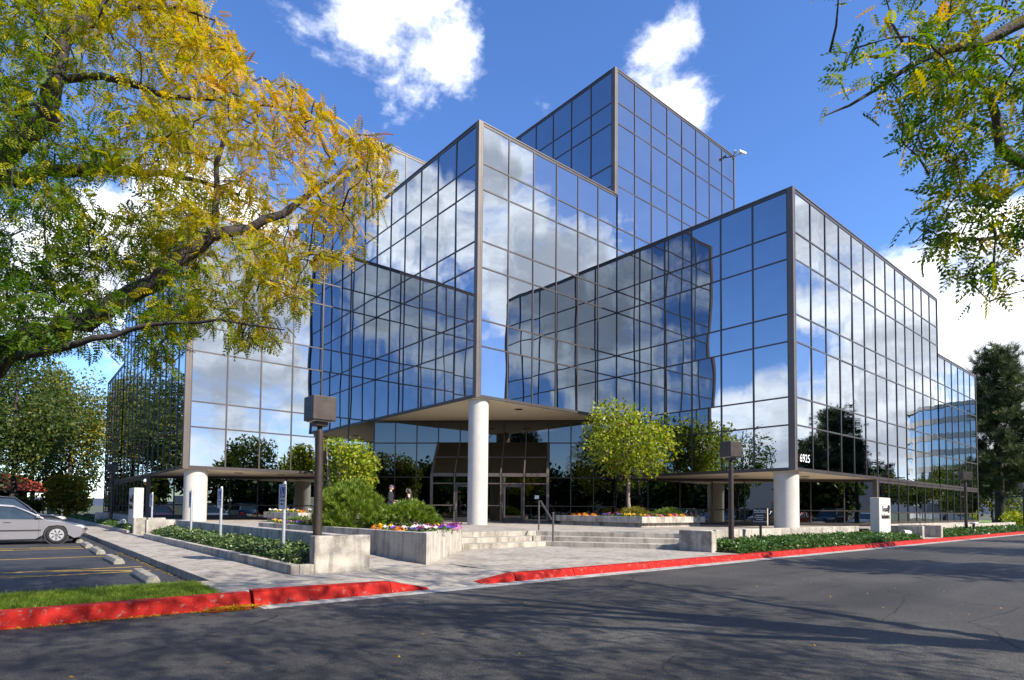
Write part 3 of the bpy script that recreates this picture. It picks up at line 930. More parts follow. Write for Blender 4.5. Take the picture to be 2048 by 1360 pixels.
# vestibule with sloped glass roof
def vestibule():
    t = MB()
    out = 1.8
    P = lambda s, d: np.array([*(np.array([0, L]) + DG * s + DGN * d)])
    e3, n3, Z = np.array([*DG, 0]), np.array([*DGN, 0]), np.array([0, 0, 1.])
    zf, zr = 3.44, 5.44
    st = [vest0 + SP * i for i in range(6)]
    p3 = lambda s, d, z: np.array([*P(s, d), z])
    for i, s in enumerate(st):
        w = .16 if i in (0, 5) else .075
        t.obox(p3(s - w / 2, out - .09, PLZ), e3 * w, n3 * .10, Z * (zf - PLZ))
        a, b = p3(s - w / 2, out - .03, zf), p3(s - w / 2, .02, zr)
        t.obox(a, e3 * w, b - a, Z * .09)
    for z, h in ((zf - .14, .20), (2.86, .07), (1.58, .06), (PLZ + .004, .10)):
        for i in range(5):
            if z < 2 and i in (1, 3): continue
            t.obox(p3(st[i] + .08, out - .09, z), e3 * (SP - .16), n3 * .095, Z * h)
    mid = (zf + zr) / 2
    for i in range(5):
        t.obox(p3(st[i] + .08, out * .5 - .03, mid + .04), e3 * (SP - .16), n3 * .06, Z * .05)
    for s in (st[0], st[5]):
        for z in (PLZ + .004, 2.86, zf - .1): t.obox(p3(s - .03, .02, z), e3 * .06, n3 * (out - .1), Z * .08)
    v = t.build('vestibule_frame', 'bronze_corner', BLD)
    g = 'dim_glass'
    for i in range(5):
        for za, zb in ((PLZ + .1, 1.58), (1.64, 2.86), (2.93, zf - .14)):
            if zb < 2.9 and i in (1, 3): continue
            PANES.append((v, p3(st[i] + .03, out - .05, 0), e3, SP - .06, za, zb, n3, g))
        # sloped roof lights
        a, b, c = p3(st[i] + .03, out - .03, zf + .06), p3(st[i] + .03, out * .5, mid + .07), p3(st[i] + .03, .02, zr + .06)
        for q0, q1 in ((a, b), (b, c)):
            nn = np.cross(e3, q1 - q0); nn /= np.linalg.norm(nn)
            MB().obox(q0, e3 * (SP - .06), q1 - q0, nn * .012).build('glass_pane', g, v)
    for s in (st[0], st[5]):
        q = [p3(s, .05, PLZ + .1), p3(s, out - .1, PLZ + .1), p3(s, out - .1, zf - .1), p3(s, .05, zr - .1)]
        m = MB().add(q + [x + e3 * .012 for x in q], [(0, 1, 2, 3), (7, 6, 5, 4), (0, 4, 5, 1), (1, 5, 6, 2), (2, 6, 7, 3), (3, 7, 4, 0)])
        m.build('glass_pane', g, v)
    for i in (1, 3):
        d = MB()
        s0, s1, zt = st[i] + .05, st[i + 1] - .05, 2.84
        for a, b, za, zb in ((s0, s0 + .13, PLZ + .01, zt), (s1 - .13, s1, PLZ + .01, zt), (s0 + .13, s1 - .13, zt - .15, zt), (s0 + .13, s1 - .13, PLZ + .01, PLZ + .30)):
            d.obox(p3(a, out - .08, za), e3 * (b - a), n3 * .07, Z * (zb - za))
        dr = d.build('door', 'dark_frame', BLD)
        MB().obox(p3(s0 + .12, out - .06, PLZ + .28), e3 * (s1 - s0 - .24), n3 * .02, Z * (zt - PLZ - .42)).build('door_glass', g, dr)
        MB().tube([p3(s0 + .06, out + .0, 1.35), p3(s0 + .06, out + .07, 1.36), p3(s0 + .06, out + .07, 1.78), p3(s0 + .06, out, 1.79)], .016, 6).build('door_handle', 'chrome', dr)
        MB().obox(p3(s0 + .05, out - .01, 1.22), e3 * .04, n3 * .012, Z * .04).build('lock', 'chrome', dr)
    MB().obox(p3(st[4] + .62, out - .045, 2.02), e3 * .24, n3 * .006, Z * .20).build('notice', 'paper', v)
vestibule()

# soffits, cores, roofs, columns
def tri(name, pts, z0, z1, mat): return MB().prism(pts, z0, z1).build(name, mat, BLD)
tri('soffit', [(.05, .05), (L - .02, .05), (.05, L - .02)], SCt - .005, SCt + .25, 'soffit')
tri('soffit', [(L + .05, -L + .05), (2 * L - .02, -L + .05), (L + .05, -.02)], SR - .005, SR + .25, 'soffit')
tri('soffit', [(-L + .05, L + .05), (-.02, L + .05), (-L + .05, 2 * L - .02)], SR - .005, SR + .25, 'soffit')
for (x, y, z) in ((2.4, 3.2, SCt), (3.8, 1.2, SCt), (L + 2.2, -L + 4.2, SR), (L + 4.8, -L + 1.6, SR), (L + 6.6, -L + 2.4, SR), (-L + 3.2, L + 2.0, SR), (-L + 1.8, L + 4.4, SR), (-L + 5.6, L + 2.0, SR)):
    MB().lathe([(.20, z - .03), (.24, z - .012), (.24, z)], (x, y), 16).build('downlight', 'dark_frame', BLD)
I = .10
def core(x0, x1, y0, y1, z0, z1):
    MB().box(x0 + I, x1, y0 + I, y1, z0, z1 - .35).build('core', 'core', BLD)
    MB().box(x0 + I + .02, x1 - .02, y0 + I + .02, y1 - .02, z1 - .35, z1 - .30).build('roof', 'roof_gravel', BLD)
xr = L + c13[-1]; xr2 = xr + 6 * W
core(0, L + 8, 0, L + 8, SCt + .26, ZC)
core(L, xr, -L, 14, SR + .26, ZR)
core(xr - I, xr2, -L, 14, SR + .26, ZRlow)
core(-L, 14, L, xr, SR + .26, ZR)
core(-L, 14, xr - I, xr2, SR + .26, ZRlow)
core(L - POST, L + stations(8, .04)[-1], 0, 16, ZR - 5.3, ZRT)
core(0, 12, L, L + stations(8)[-1] + 1, ZR - 3.4, ZLT)
# ground floor bodies behind the diagonal wall and the flush facades
MB().prism([(xr2, -L + I), (xr2, 14), (-L + 9, 2 * L + 10), (-L + I, xr2), (-L + I, 2 * L - .05), (2 * L + .03, -L + I)], PLZ, SR + .2).build('core', 'core', BLD) if False else None
d_ = .14 / math.sqrt(2)
MB().prism([(2 * L + d_, -L + I), (xr2, -L + I), (xr2, 14), (14, xr2), (-L + I, xr2), (-L + I, 2 * L + d_)], PLZ - .02, SR + .25).build('core', 'core', BLD)
MB().prism([(L + d_, d_), (L + 6, 6), (6, L + 6), (d_, L + d_)], SR + .2, SCt + .2).build('core', 'core', BLD)
# parapet caps along visible tops
def cap(p, q, z, nrm, wd=.12):
    p = np.array([*p, z]); q = np.array([*q, z]); n3 = np.array([*nrm, 0])
    MB().obox(p + n3 * .06, q - p, -n3 * wd, np.array([0, 0, .05])).build('parapet_cap', 'bronze_corner', BLD)
cap((-.06, 0), (L - POST, 0), ZC, (0, -1)); cap((0, .06), (0, L), ZC, (-1, 0))
cap((L - .06, -L), (xr + .03, -L), ZR, (0, -1)); cap((L, -L + .06), (L, 0), ZR, (-1, 0)); cap((xr + .03, -L), (xr2 + .05, -L), ZRlow, (0, -1))
cap((-L - .06, L), (0, L), ZR, (0, -1)); cap((-L, L + .06), (-L, xr), ZR, (-1, 0)); cap((-L, xr), (-L, xr2), ZRlow, (-1, 0))
cap((L - POST - .06, 0), (L + 14.0, 0), ZRT, (0, -1)); cap((L - POST, .06), (L - POST, 15.9), ZRT, (-1, 0))
cap((-.06, L), (11, L), ZLT, (0, -1)); cap((0, L + .06), (0, L + 14.2), ZLT, (-1, 0))
# end edges
for (x, y, z0, z1) in ((xr + .02, -L, ZRlow, ZR), (xr2, -L, .66, ZRlow), (L + stations(8, .04)[-1] - .04, 0, ZR - 4, ZRT)):
    MB().box(x, x + .10, y - .05, y + .16, z0, z1).build('edge_post', 'bronze_corner', BLD)
MB().box(L + c13[6] - .2, L + c13[6] + .12, -L - .03, -L + .3, PLZ, SR).build('edge_post', 'bronze_corner', BLD)
MB().box(-L - .03, -L + .3, L + c13[6] - .2, L + c13[6] + .12, PLZ, SR).build('edge_post', 'bronze_corner', BLD)
MB().box(2 * L - .1, xr2 + .05, -L - .06, -L + .15, PLZ - .01, .74).build('base_course', 'concrete_wall', BLD)
MB().box(-L - .06, -L + .15, 2 * L - .1, xr2 + .05, PLZ - .01, .74).build('base_course', 'concrete_wall', BLD)
for (cx, cy, r, zt, a) in ((0, 0, .505, SCt, .62), (L, -L, .56, SR, .72), (-L, L, .56, SR, .72)):
    MB().lathe([(r, PLZ), (r, (PLZ + zt) / 2), (r, zt)], (cx + a, cy + a), 40).build('column', 'column_paint', BLD)

# panes: the 300 that show largest are parts of their own, the rest one part
def pane_geo(q, t=.012):
    f, p, e, w, z0, z1, n, g = q
    a = np.array([p[0], p[1], 0.]) + e * (MW / 2 + .004); ww = w - MW - .008
    za, zb = z0 + MW / 2 + .004, z1 - MW / 2 - .004
    return a, ww, za, zb
area = []
for q in PANES:
    f, p, e, w, z0, z1, n, g = q
    a = np.array([p[0], p[1], z0]); c = [a, a + e * w, a + e * w + np.array([0, 0, z1 - z0]), a + np.array([0, 0, z1 - z0])]
    s = proj(np.array(c))
    if np.isnan(s).any(): area.append(0); continue
    x, y = s[:, 0], s[:, 1]
    A = abs(.5 * (np.dot(x, np.roll(y, 1)) - np.dot(y, np.roll(x, 1))))
    cx, cy = x.mean(), y.mean()
    if cx < -10 or cx > 2058: A *= .02
    if cx < 620 and 150 < cy < 520: A *= .05        # behind the near tree
    area.append(A)
order = np.argsort(area)[::-1]
big = set(order[:300].tolist())
rest = {}
cache = {}
for i, q in enumerate(PANES):
    f, p, e, w, z0, z1, n, g = q
    a, ww, za, zb = pane_geo(q)
    ctr = a + e * ww / 2 + np.array([0, 0, (za + zb) / 2])
    tilt = rng.normal(size=2) * .0032
    if i in big:
        key = (round(ww, 3), round(zb - za, 3), g)
        if key not in cache:
            hw, hh = ww / 2, (zb - za) / 2
            me = bpy.data.meshes.new('glass_pane')
            me.from_pydata([(-hw, -.006, -hh), (hw, -.006, -hh), (hw, -.006, hh), (-hw, -.006, hh), (-hw, .006, -hh), (hw, .006, -hh), (hw, .006, hh), (-hw, .006, hh)], [],
                           [(0, 1, 2, 3), (7, 6, 5, 4), (0, 4, 5, 1), (1, 5, 6, 2), (2, 6, 7, 3), (3, 7, 4, 0)])
            me.materials.append(MATS[g]); cache[key] = me
        o = bpy.data.objects.new('glass_pane', cache[key]); COL.objects.link(o)
        yv = -n
        Mx = Matrix(((e[0], yv[0], 0, 0), (e[1], yv[1], 0, 0), (0, 0, 1, 0), (0, 0, 0, 1)))
        if np.cross(np.array([e[0], e[1], 0]), np.array([yv[0], yv[1], 0]))[2] < 0:
            Mx = Matrix(((-e[0], yv[0], 0, 0), (-e[1], yv[1], 0, 0), (0, 0, 1, 0), (0, 0, 0, 1)))
        Mx = Mx @ Matrix.Rotation(tilt[0], 4, 'X') @ Matrix.Rotation(tilt[1], 4, 'Z')
        Mx.translation = Vector(ctr)
        o.parent = f; o.matrix_parent_inverse = f.matrix_world.inverted() if False else Matrix.Identity(4)
        # the facade mesh sits at the building's parent offset; its own world transform is identity
        o.matrix_basis = Mx
    else:
        rest.setdefault(g, MB()).obox(a + np.array([0, 0, za]) - n * .006, e * ww, n * .012, np.array([0, 0, zb - za]))
merged = MB()
keys = list(rest)
me_o = None
for g in keys:
    merged.v, off = merged.v + rest[g].v, len(merged.v)
    merged.f += [tuple(k + off for k in ff) for ff in rest[g].f]; merged.sm += rest[g].sm
o = merged.build('glass_panes', keys[0], BLD)
for g in keys[1:]: o.data.materials.append(MATS[g])
idx = []
for j, g in enumerate(keys): idx += [j] * len(rest[g].f)
o.data.polygons.foreach_set('material_index', idx)
o['kind'] = 'stuff'

# lettering -----------------------------------------------------------------
def text_mesh(txt, size, name, mat, origin, ex, ez, parent=None, depth=.006, align='LEFT', spacing=1.0):
    cu = bpy.data.curves.new('t', 'FONT'); cu.body = txt; cu.size = size; cu.extrude = depth; cu.align_x = align; cu.space_character = spacing
    to = bpy.data.objects.new('t', cu); COL.objects.link(to)
    dg = bpy.context.evaluated_depsgraph_get()
    me = bpy.data.meshes.new_from_object(to.evaluated_get(dg))
    bpy.data.objects.remove(to)
    me.materials.clear(); me.materials.append(MATS[mat])
    ex, ez, og = map(lambda v: np.array(v, float), (ex, ez, origin)); nn = np.cross(ex, ez)
    n = len(me.vertices); c = np.empty(n * 3); me.vertices.foreach_get('co', c); c = c.reshape(-1, 3)
    c = og + c[:, :1] * ex + c[:, 1:2] * ez + c[:, 2:] * nn
    me.vertices.foreach_set('co', c.ravel()); me.update()
    o = bpy.data.objects.new(name, me); COL.objects.link(o)
    if parent is not None:
        o.parent = parent; o.matrix_parent_inverse = Matrix.Translation(-Vector(parent.location))
    return o
text_mesh('6925', .54, 'street_number', 'letter_white', (L + .46, -L - .05, SR + .44), (1, 0, 0), (0, 0, 1), BLD, .004, spacing=1.02)

# security cameras on the tower corner
def cctv(label, p, d, arm):
    t = thing('security_camera', label, 'camera', 'roof cameras', tuple(p))
    p = np.array(p); d = np.array(d) / np.linalg.norm(d)
    a = p + np.array(arm)
    MB().tube([p, (p + a) / 2 + np.array([0, 0, .02]), a], .035, 6).build('bracket', 'dark_frame', t)
    MB().tube([a - d * .28, a + d * .28], .09, 10).build('housing', 'floodlight_white', t)
    MB().tube([a - d * .30 + np.array([0, 0, .09]), a + d * .36 + np.array([0, 0, .09])], .07, 4).build('sun_shield', 'floodlight_white', t)
tx = L + stations(8, .04)[-1]
cctv('pale roof camera jutting out to the right from the tower top corner', (tx, -.05, ZRT), (.8, -.3, -.12), (.55, -.35, .35))
cctv('dark roof camera hanging down in front of tower glass near corner', (tx - .2, -.08, ZRT - .05), (-.55, -.5, -.5), (-.55, -.45, -.15))
# ------------------------------------------------------------------ lamp posts
def lamp_post(label, x, y, z0, ztop, rz=0.0):
    t = thing('lamp_post', label, 'lamp post', 'square-headed lamp posts', (x, y, z0))
    zb = ztop - .50
    MB().lathe([(.24, z0 - .1), (.24, z0 + .10), (.20, z0 + .13)], (x, y), 20).build('footing', 'concrete_wall', t)
    MB().lathe([(.092, z0 + .13), (.086, (z0 + zb) / 2), (.078, zb - .22), (.078, zb - .21), (.05, zb - .20), (.05, zb - .11)], (x, y), 18).build('pole', 'lamp_bronze', t)
    c, s = math.cos(rz), math.sin(rz)
    ex, ey = np.array([c, s, 0]), np.array([-s, c, 0])
    def bx(hx, hy, za, zc, name, mat, bev=.012, parent=t):
        return MB().obox(np.array([x, y, za]) - ex * hx - ey * hy, ex * 2 * hx, ey * 2 * hy, np.array([0, 0, zc - za])).build(name, mat, parent, bevel=bev)
    bx(.13, .13, zb - .11, zb - .02, 'neck', 'lamp_bronze')
    h = bx(.25, .25, zb, ztop, 'lamp_head', 'lamp_bronze')
    bx(.20, .20, zb - .018, zb + .002, 'lens', 'sign_white', 0, h)
    MB().obox(np.array([x, y, zb + .3]) - ex * .25 - ey * .02 - ex * .008, ex * .01, ey * .05, np.array([0, 0, .05])).build('sensor', 'steel_rail', h)
lamp_post('brown square-headed lamp post behind the dappled concrete block', -12.43, -11.15, .16, 3.71, .0)
lamp_post('dark lamp post standing in right ivy bed in front of golden tree', 0.86, -12.9, .16, 3.70, -.27)
lamp_post('brown lamp post beside the left signboard near the red-roofed house', -12.4, 21.8, .3, 4.02, .0)
lamp_post('dark lamp post against the far right glass facade', 29.3, -12.95, .2, 4.05, .7)
lamp_post('thin lamp post on the lawn at the far right picture edge', 49.5, -12.6, .25, 4.1, .7)

# ------------------------------------------------------------------ parking signs
def arc_tube(c, r, a0, a1, ex, ez, rad, n=12):
    return [np.array(c) + r * (math.cos(a0 + (a1 - a0) * i / n) * np.array(ex) + math.sin(a0 + (a1 - a0) * i / n) * np.array(ez)) for i in range(n + 1)]
def access_sign(label, x, y, z0=.15, zt=1.99, rz=0.0):
    t = thing('parking_sign', label, 'sign', 'accessible parking signs', (x, y, z0))
    MB().lathe([(.038, z0), (.038, zt - .05), (.034, zt - .02), (.018, zt)], (x, y), 14).build('post', 'galvanized', t)
    ey = np.array([math.sin(rz), -math.cos(rz), 0]); ex = np.array([-math.cos(rz), -math.sin(rz), 0]); Z = np.array([0, 0, 1.])
    o = np.array([x, y, 0]) + ex * .045
    zb, zc, hw = zt - .63, zt - .07, .155
    p = MB().obox(o - ey * hw + Z * zb, ey * 2 * hw, ex * .006, Z * (zc - zb)).build('panel', 'sign_white', t)
    f = o + ex * .008
    MB().obox(f - ey * .095 + Z * (zc - .30), ey * .19, ex * .003, Z * .23).build('blue_field', 'sign_blue', p)
    # wheelchair figure in raised white strokes
    g = f + ex * .006; w = MB(); k = .0085
    pt = lambda a, b: g + ey * a + Z * (zc - .30 + b)
    w.tube(arc_tube(pt(.005, .065), .042, math.radians(150), math.radians(370), ey, Z, k), k, 6)
    w.tube([pt(-.018, .175), pt(-.012, .105), pt(.030, .10), pt(.050, .045), pt(.068, .052)], k, 6)
    w.tube([pt(-.014, .140), pt(.028, .138)], k, 6)
    w.tube([pt(-.019, .188), pt(-.019, .207)], .013, 8)
    w.build('symbol', 'letter_white', p)
    text_mesh('PARKING', .055, 'lettering', 'sign_blue', f + Z * (zc - .385), ey, Z, p, .002, 'CENTER')
    text_mesh('ONLY', .062, 'lettering', 'sign_blue', f + Z * (zc - .465), ey, Z, p, .002, 'CENTER')
access_sign('nearest accessible parking sign on a grey post in the ivy bed', -12.65, -9.8, rz=.16)
access_sign('second accessible parking sign post from the dappled block', -12.65, -4.65, rz=.12)
access_sign('accessible parking sign overlapping the left white column', -12.65, -1.0, rz=.04)
access_sign('farthest accessible parking sign beside the left signboard', -12.6, 6.55, rz=.2)

# fire lane sign
t = thing('fire_lane_sign', 'small black fire lane sign on a stake in right ivy bed', 'sign', None, (2.77, -12.9, .15))
fx, fy = 2.77, -12.9
MB().box(fx + .02, fx + .085, fy - .035, fy + .03, .1, .95).build('post', 'dark_frame', t)
pn = MB().box(fx - .02, fx + .055, fy - .27, fy + .24, .92, 1.53).build('panel', 'sign_black', t, bevel=.004)
MB().box(fx - .018, fx + .053, fy - .276, fy - .2702, .93, 1.52).build('edge', 'tan_wall', pn)
ey, Z = (0, -1, 0), (0, 0, 1)
for txt, sz, z in (('Fire Lane', .118, 1.41), ('Absolutely', .066, 1.26), ('No Parking or', .066, 1.19), ('Stopping', .066, 1.12), ('Tow Away Enforced', .060, 1.045)):
    text_mesh(txt, sz, 'lettering', 'letter_white', (fx - .024, fy - .015, z), ey, Z, pn, .002, 'CENTER')
MB().box(fx - .024, fx - .0205, fy - .245, fy + .215, 1.372, 1.385).build('underline', 'letter_white', pn)

# monument signboards
def monument(label, x0, x1, y0, y1, z0, z1, face):
    t = thing('monument_sign', label, 'sign', 'white slab signboards', ((x0 + x1) / 2, (y0 + y1) / 2, z0))
    s = MB().box(x0, x1, y0, y1, z0, z1).build('slab', 'stucco', t, bevel=.03)
    if face == 'y': og, ex, w = (x0, y0 - .008, 0), np.array([1., 0, 0]), x1 - x0
    else: og, ex, w = (x0 - .008, y1, 0), np.array([0., -1, 0]), y1 - y0
    og = np.array(og); Zv = np.array([0, 0, 1.])
    text_mesh('Texas', .36, 'lettering', 'letter_black', og + ex * .20 * w + Zv * (z1 - .66), ex, Zv, t, .012, spacing=.88)
    text_mesh('Industries', .345, 'lettering', 'letter_black', og + ex * .17 * w + Zv * (z1 - 1.0), ex, Zv, t, .012, spacing=.82)
    nn = np.cross(ex, Zv)
    # emblem: round crown on a short stem
    c = og + ex * .80 * w + Zv * (z1 - .47); e = MB()
    ring = [c + .13 * (1 + .12 * math.cos(6 * a)) * (ex * math.cos(a) + Zv * math.sin(a)) for a in np.linspace(0, 2 * PI, 25)[:-1]]
    n = len(ring)
    e.add([r - nn * .0 for r in ring] + [r + nn * .02 for r in ring], [tuple(range(n))[::-1], tuple(range(n, 2 * n))] + [(i, (i + 1) % n, n + (i + 1) % n, n + i) for i in range(n)])
    e.obox(c - ex * .05 - Zv * .24, ex * .12, nn * .02, Zv * .14)
    e.build('emblem', 'letter_black', t)
monument('white slab signboard with black lettering in the right ivy bed', 14.0, 15.5, -13.0, -12.6, .15, 2.13, 'y')
monument('white slab signboard near parked cars with lettering on shaded side', -12.9, -12.5, 9.4, 10.9, .25, 2.25, 'x')

# floodlights, path light
def floodlight(label, c, d):
    t = thing('floodlight', label, 'floodlight', 'bed floodlights', (c[0], c[1], .2))
    c = np.array(c, float); d = np.array(d, float); d /= np.linalg.norm(d)
    MB().tube([np.array([c[0], c[1], .05]), c - np.array([0, 0, .08])], .025, 8).build('stem', 'dark_frame', t)
    h = MB().tube([c - d * .30, c - d * .28, c + d * .26, c + d * .30], [.06, .115, .12, .12], 16).build('housing', 'floodlight_white', t)
    MB().tube([c + d * .301, c + d * .31], .105, 16).build('lens', 'car_glass', h)
floodlight('white tube floodlight lying in ivy beside the right signboard', (16.0, -13.5, .46), (-.96, .2, .08))
floodlight('white floodlight in the ivy before the left signboard', (-12.95, 12.6, .55), (.1, -.9, .15))
t = thing('path_light', 'short dark path light bollard in the far right ivy bed', 'path light', None, (29.2, -13.35, .15))
MB().lathe([(.075, .1), (.075, .74)], (29.2, -13.35), 12).build('post', 'dark_frame', t)
MB().lathe([(.08, .745), (.24, .78), (.22, .83), (.05, .86)], (29.2, -13.35), 14).build('cap', 'galvanized', t)

# handrail
t = thing('handrail', 'brown steel handrail down the entrance steps', 'handrail', None, (-2.9, -8.3, .15))
a, b = np.array([-2.05, -6.75, PLZ]), np.array([-2.93, -8.42, .15])
r = .030
up = np.array([0, 0, 1.])
dirn = (b - a) * np.array([1, 1, 0]); dirn /= np.linalg.norm(dirn)
MB().tube([a, a + up * 1.10], r, 8).build('post', 'steel_rail', t)
MB().tube([b, b + up * 1.14], r * 1.15, 8).build('post', 'steel_rail', t)
MB().tube([b + up * 1.14, b + up * 1.17], .05, 8).build('post_cap', 'steel_rail', t)
MB().tube([a + up * 1.10, a + up * 1.10 + dirn * .25, b + up * .95 - dirn * .25, b + up * .95], r, 8).build('rail', 'steel_rail', t)

# wheel stops
WS = None
stop_lab = ['nearest concrete wheel stop beside the lawn strip', 'second concrete wheel stop from the lawn strip', 'third concrete wheel stop from the lawn strip', 'fourth concrete wheel stop close to the silver car', 'concrete wheel stop under the silver car bumper', 'concrete wheel stop in front of the black car']
for i, yc in enumerate((-9.85, -5.35, -1.75, 1.35, 4.8, 8.4)):
    if WS is None:
        vs, fs = [], []
        prof = [(-.125, 0), (-.125, .05), (-.07, .135), (.07, .135), (.125, .05), (.125, 0)]
        n = len(prof)
        for y_, k in ((-.93, .86), (-.87, 1.0), (.87, 1.0), (.93, .86)):
            vs += [(px * k, y_, pz * k) for px, pz in prof]
        for s in range(3):
            for j in range(n): fs.append((s * n + j, s * n + (j + 1) % n, (s + 1) * n + (j + 1) % n, (s + 1) * n + j))
        fs += [tuple(range(n - 1, -1, -1)), tuple(range(3 * n, 4 * n))]
        WS = bpy.data.meshes.new('wheel_stop'); WS.from_pydata(vs, [], fs); WS.materials.append(MATS['concrete_stop'])
    o = bpy.data.objects.new('wheel_stop', WS); COL.objects.link(o)
    o.location = (-15.30, yc, .0); o.rotation_euler.z = rng.normal() * .02
    md = o.modifiers.new('bevel', 'BEVEL'); md.width = .012; md.segments = 2
    tag(o, stop_lab[i], 'wheel stop', 'concrete wheel stops along the walk')

# painted bay lines
mk = MB(); zl = .004
def line(p, q, w=.10):
    p, q = np.array(p, float), np.array(q, float); d = (q - p) / np.linalg.norm(q - p); n = np.array([-d[1], d[0]]) * w / 2
    mk.add([(*(p + n), zl), (*(p - n), zl), (*(q - n), zl), (*(q + n), zl)], [(3, 2, 1, 0)])
ys = [-8.25, -7.15, -3.35, .55, 1.55, 5.9, 9.9]
for yv in ys: line((-20.3, yv), (-14.95, yv))
for xa in (-15.0, -16.9, -18.8): line((xa - 1.6, -7.25), (xa, -8.15))
for xa in (-15.3, -17.2, -19.0): line((xa - 1.5, 1.45), (xa, .65))
o = mk.build('parking_line', 'yellow_line'); struct(o)

# ------------------------------------------------------------------ cars
def car_profile(kind):
    if kind == 'suv':
        return dict(L=4.6, H=1.76, hood=1.07, belt=1.10, ws0=1.25, ws1=.55, roofr=-1.75, rear=-2.2, nose=.92)
    if kind == 'van':
        return dict(L=4.9, H=1.78, hood=1.02, belt=1.05, ws0=1.75, ws1=.85, roofr=-2.0, rear=-2.35, nose=.80)
    return dict(L=4.75, H=1.42, hood=.90, belt=.93, ws0=1.05, ws1=.22, roofr=-1.05, rear=-1.75, nose=.66)

def make_car(kind, paint, label, group):
    """sedan / suv / van pointing along +x, origin under the middle"""
    q = car_profile(kind)
    t = thing('parked_car', label, 'car', group)
    hl, hw = q['L'] / 2, .885
    xf, xb = hl, -hl
    wf, wb, wr = hl - .93, -hl + 1.02, .325
    # lower body outline (x, z), counter-clockwise, with wheel arches
    def arch(cx, r=.40, n=11):
        return [(cx + r * math.cos(a), .20 + max(0, r * math.sin(a) + .125)) for a in np.linspace(0.0, PI, n)]
    bottom = [(xb + .06, .30), (xb + .25, .22)] + [(cx, cz) for cx, cz in reversed(arch(wb))] + [(wb + .6, .19), (wf - .6, .19)] + [(cx, cz) for cx, cz in reversed(arch(wf))] + [(xf - .30, .20), (xf - .07, .26)]
    top = [(xf - .005, .40), (xf - .015, .52), (xf - .07, q['nose'] - .04), (xf - .20, q['nose'] + .03), (xf - .55, q['nose'] + .12), (q['ws0'] + .45, q['hood'] - .045), (q['ws0'] + .12, q['hood'] - .005), (q['ws0'] - .1, q['belt']), (0, q['belt'] + .01), (q['rear'] + .1, q['belt'] + .03)]
    if kind == 'sedan': top += [(q['rear'] - .12, q['belt'] + .05), (xb + .10, q['belt'] - .01), (xb + .01, .72)]
    else: top += [(xb + .05, q['belt'] + .02), (xb, .70)]
    out = bottom + top
    n = len(out)
    cxm, czm = 0.0, .58
    layers = []
    for yv, sc in ((-hw, .965), (-hw + .05, .992), (-hw + .16, 1.0), (-.4, 1.0), (0, 1.0), (.4, 1.0), (hw - .16, 1.0), (hw - .05, .992), (hw, .965)):
        pts = []
        for x, z in out:
            k = abs(yv) / hw
            xx = x - math.copysign(.17 * k ** 2.6 * max(0, abs(x) - hl + .9) / .9, x)
            zz = czm + (z - czm) * sc if z > .62 else z
            if z > .66: zz -= .045 * k ** 2
            pts.append((xx, yv, zz))
        layers.append(pts)
    vs = [p for l in layers for p in l]; fs = []
    for i in range(len(layers) - 1):
        for j in range(n): fs.append((i * n + j, (i + 1) * n + j, (i + 1) * n + (j + 1) % n, i * n + (j + 1) % n))
    b = MB().add(vs, fs, True)
    b.add(layers[0], [tuple(range(n))]); b.add(layers[-1], [tuple(range(n - 1, -1, -1))])
    body = b.build('body', paint, t)
    md = body.modifiers.new('bevel', 'BEVEL'); md.width = .014; md.segments = 2; md.limit_method = 'ANGLE'; md.angle_limit = .6
    # greenhouse: painted roof and pillars, separate panes
    zb_, zt_ = q['belt'] - .03, q['H']
    A, B, Cc, D = q['ws0'], q['ws1'], q['roofr'], q['rear']
    def sec(x, z, y): return (x, y, z)
    wb0, wt0 = hw - .06, hw - .25
    low = [(A, zb_), (D, zb_)]; hi = [(B, zt_ - .05), (Cc, zt_ - .06)]
    roof = MB()
    rl = []
    for yy, dz in ((-wt0, -.045), (-wt0 * .75, 0), (0, .015), (wt0 * .75, 0), (wt0, -.045)):
        rl.append([(B + .02, yy, zt_ - .05 + dz), ((B * .6 + Cc * .4), yy, zt_ + dz), ((B * .3 + Cc * .7), yy, zt_ - .005 + dz), (Cc - .02, yy, zt_ - .06 + dz)])
    rv = [p for l in rl for p in l]; rf = [(i * 4 + j, i * 4 + j + 1, (i + 1) * 4 + j + 1, (i + 1) * 4 + j) for i in range(4) for j in range(3)]
    rv2 = [(x, y, z - .04) for x, y, z in rv]
    roof.add(rv, rf, True); roof.add(rv2, [tuple(reversed(f)) for f in rf], True)
    for s in (-1, 1):
        for (x0, z0, x1, z1) in ((A, zb_, B, zt_ - .08), (D, zb_, Cc, zt_ - .09), ((A + D) / 2 - .1, zb_, (B + Cc) / 2 - .08, zt_ - .06)):
            roof.tube([(x0, s * wb0, z0), ((x0 + x1) / 2, s * (wb0 * .55 + wt0 * .45), (z0 + z1) / 2 + .02), (x1, s * wt0, z1)], [.045, .04, .035], 6)
        roof.tube([(B, s * wt0, zt_ - .085), ((B + Cc) / 2, s * wt0, zt_ - .045), (Cc, s * wt0, zt_ - .095)], .035, 6)
    roof.build('roof', paint, t)
    gl = 'car_glass'
    MB().add([(A - .02, -wb0 + .03, zb_), (A - .02, wb0 - .03, zb_), (B, wt0, zt_ - .09), (B, -wt0, zt_ - .09), (A + .10, 0, zb_), (B + .06, 0, zt_ - .055)], [(0, 4, 5, 3), (4, 1, 2, 5)], True).build('windscreen', gl, t)
    MB().add([(D + .02, wb0 - .03, zb_), (D + .02, -wb0 + .03, zb_), (Cc, -wt0, zt_ - .10), (Cc, wt0, zt_ - .10)], [(0, 1, 2, 3)], True).build('rear_window', gl, t)
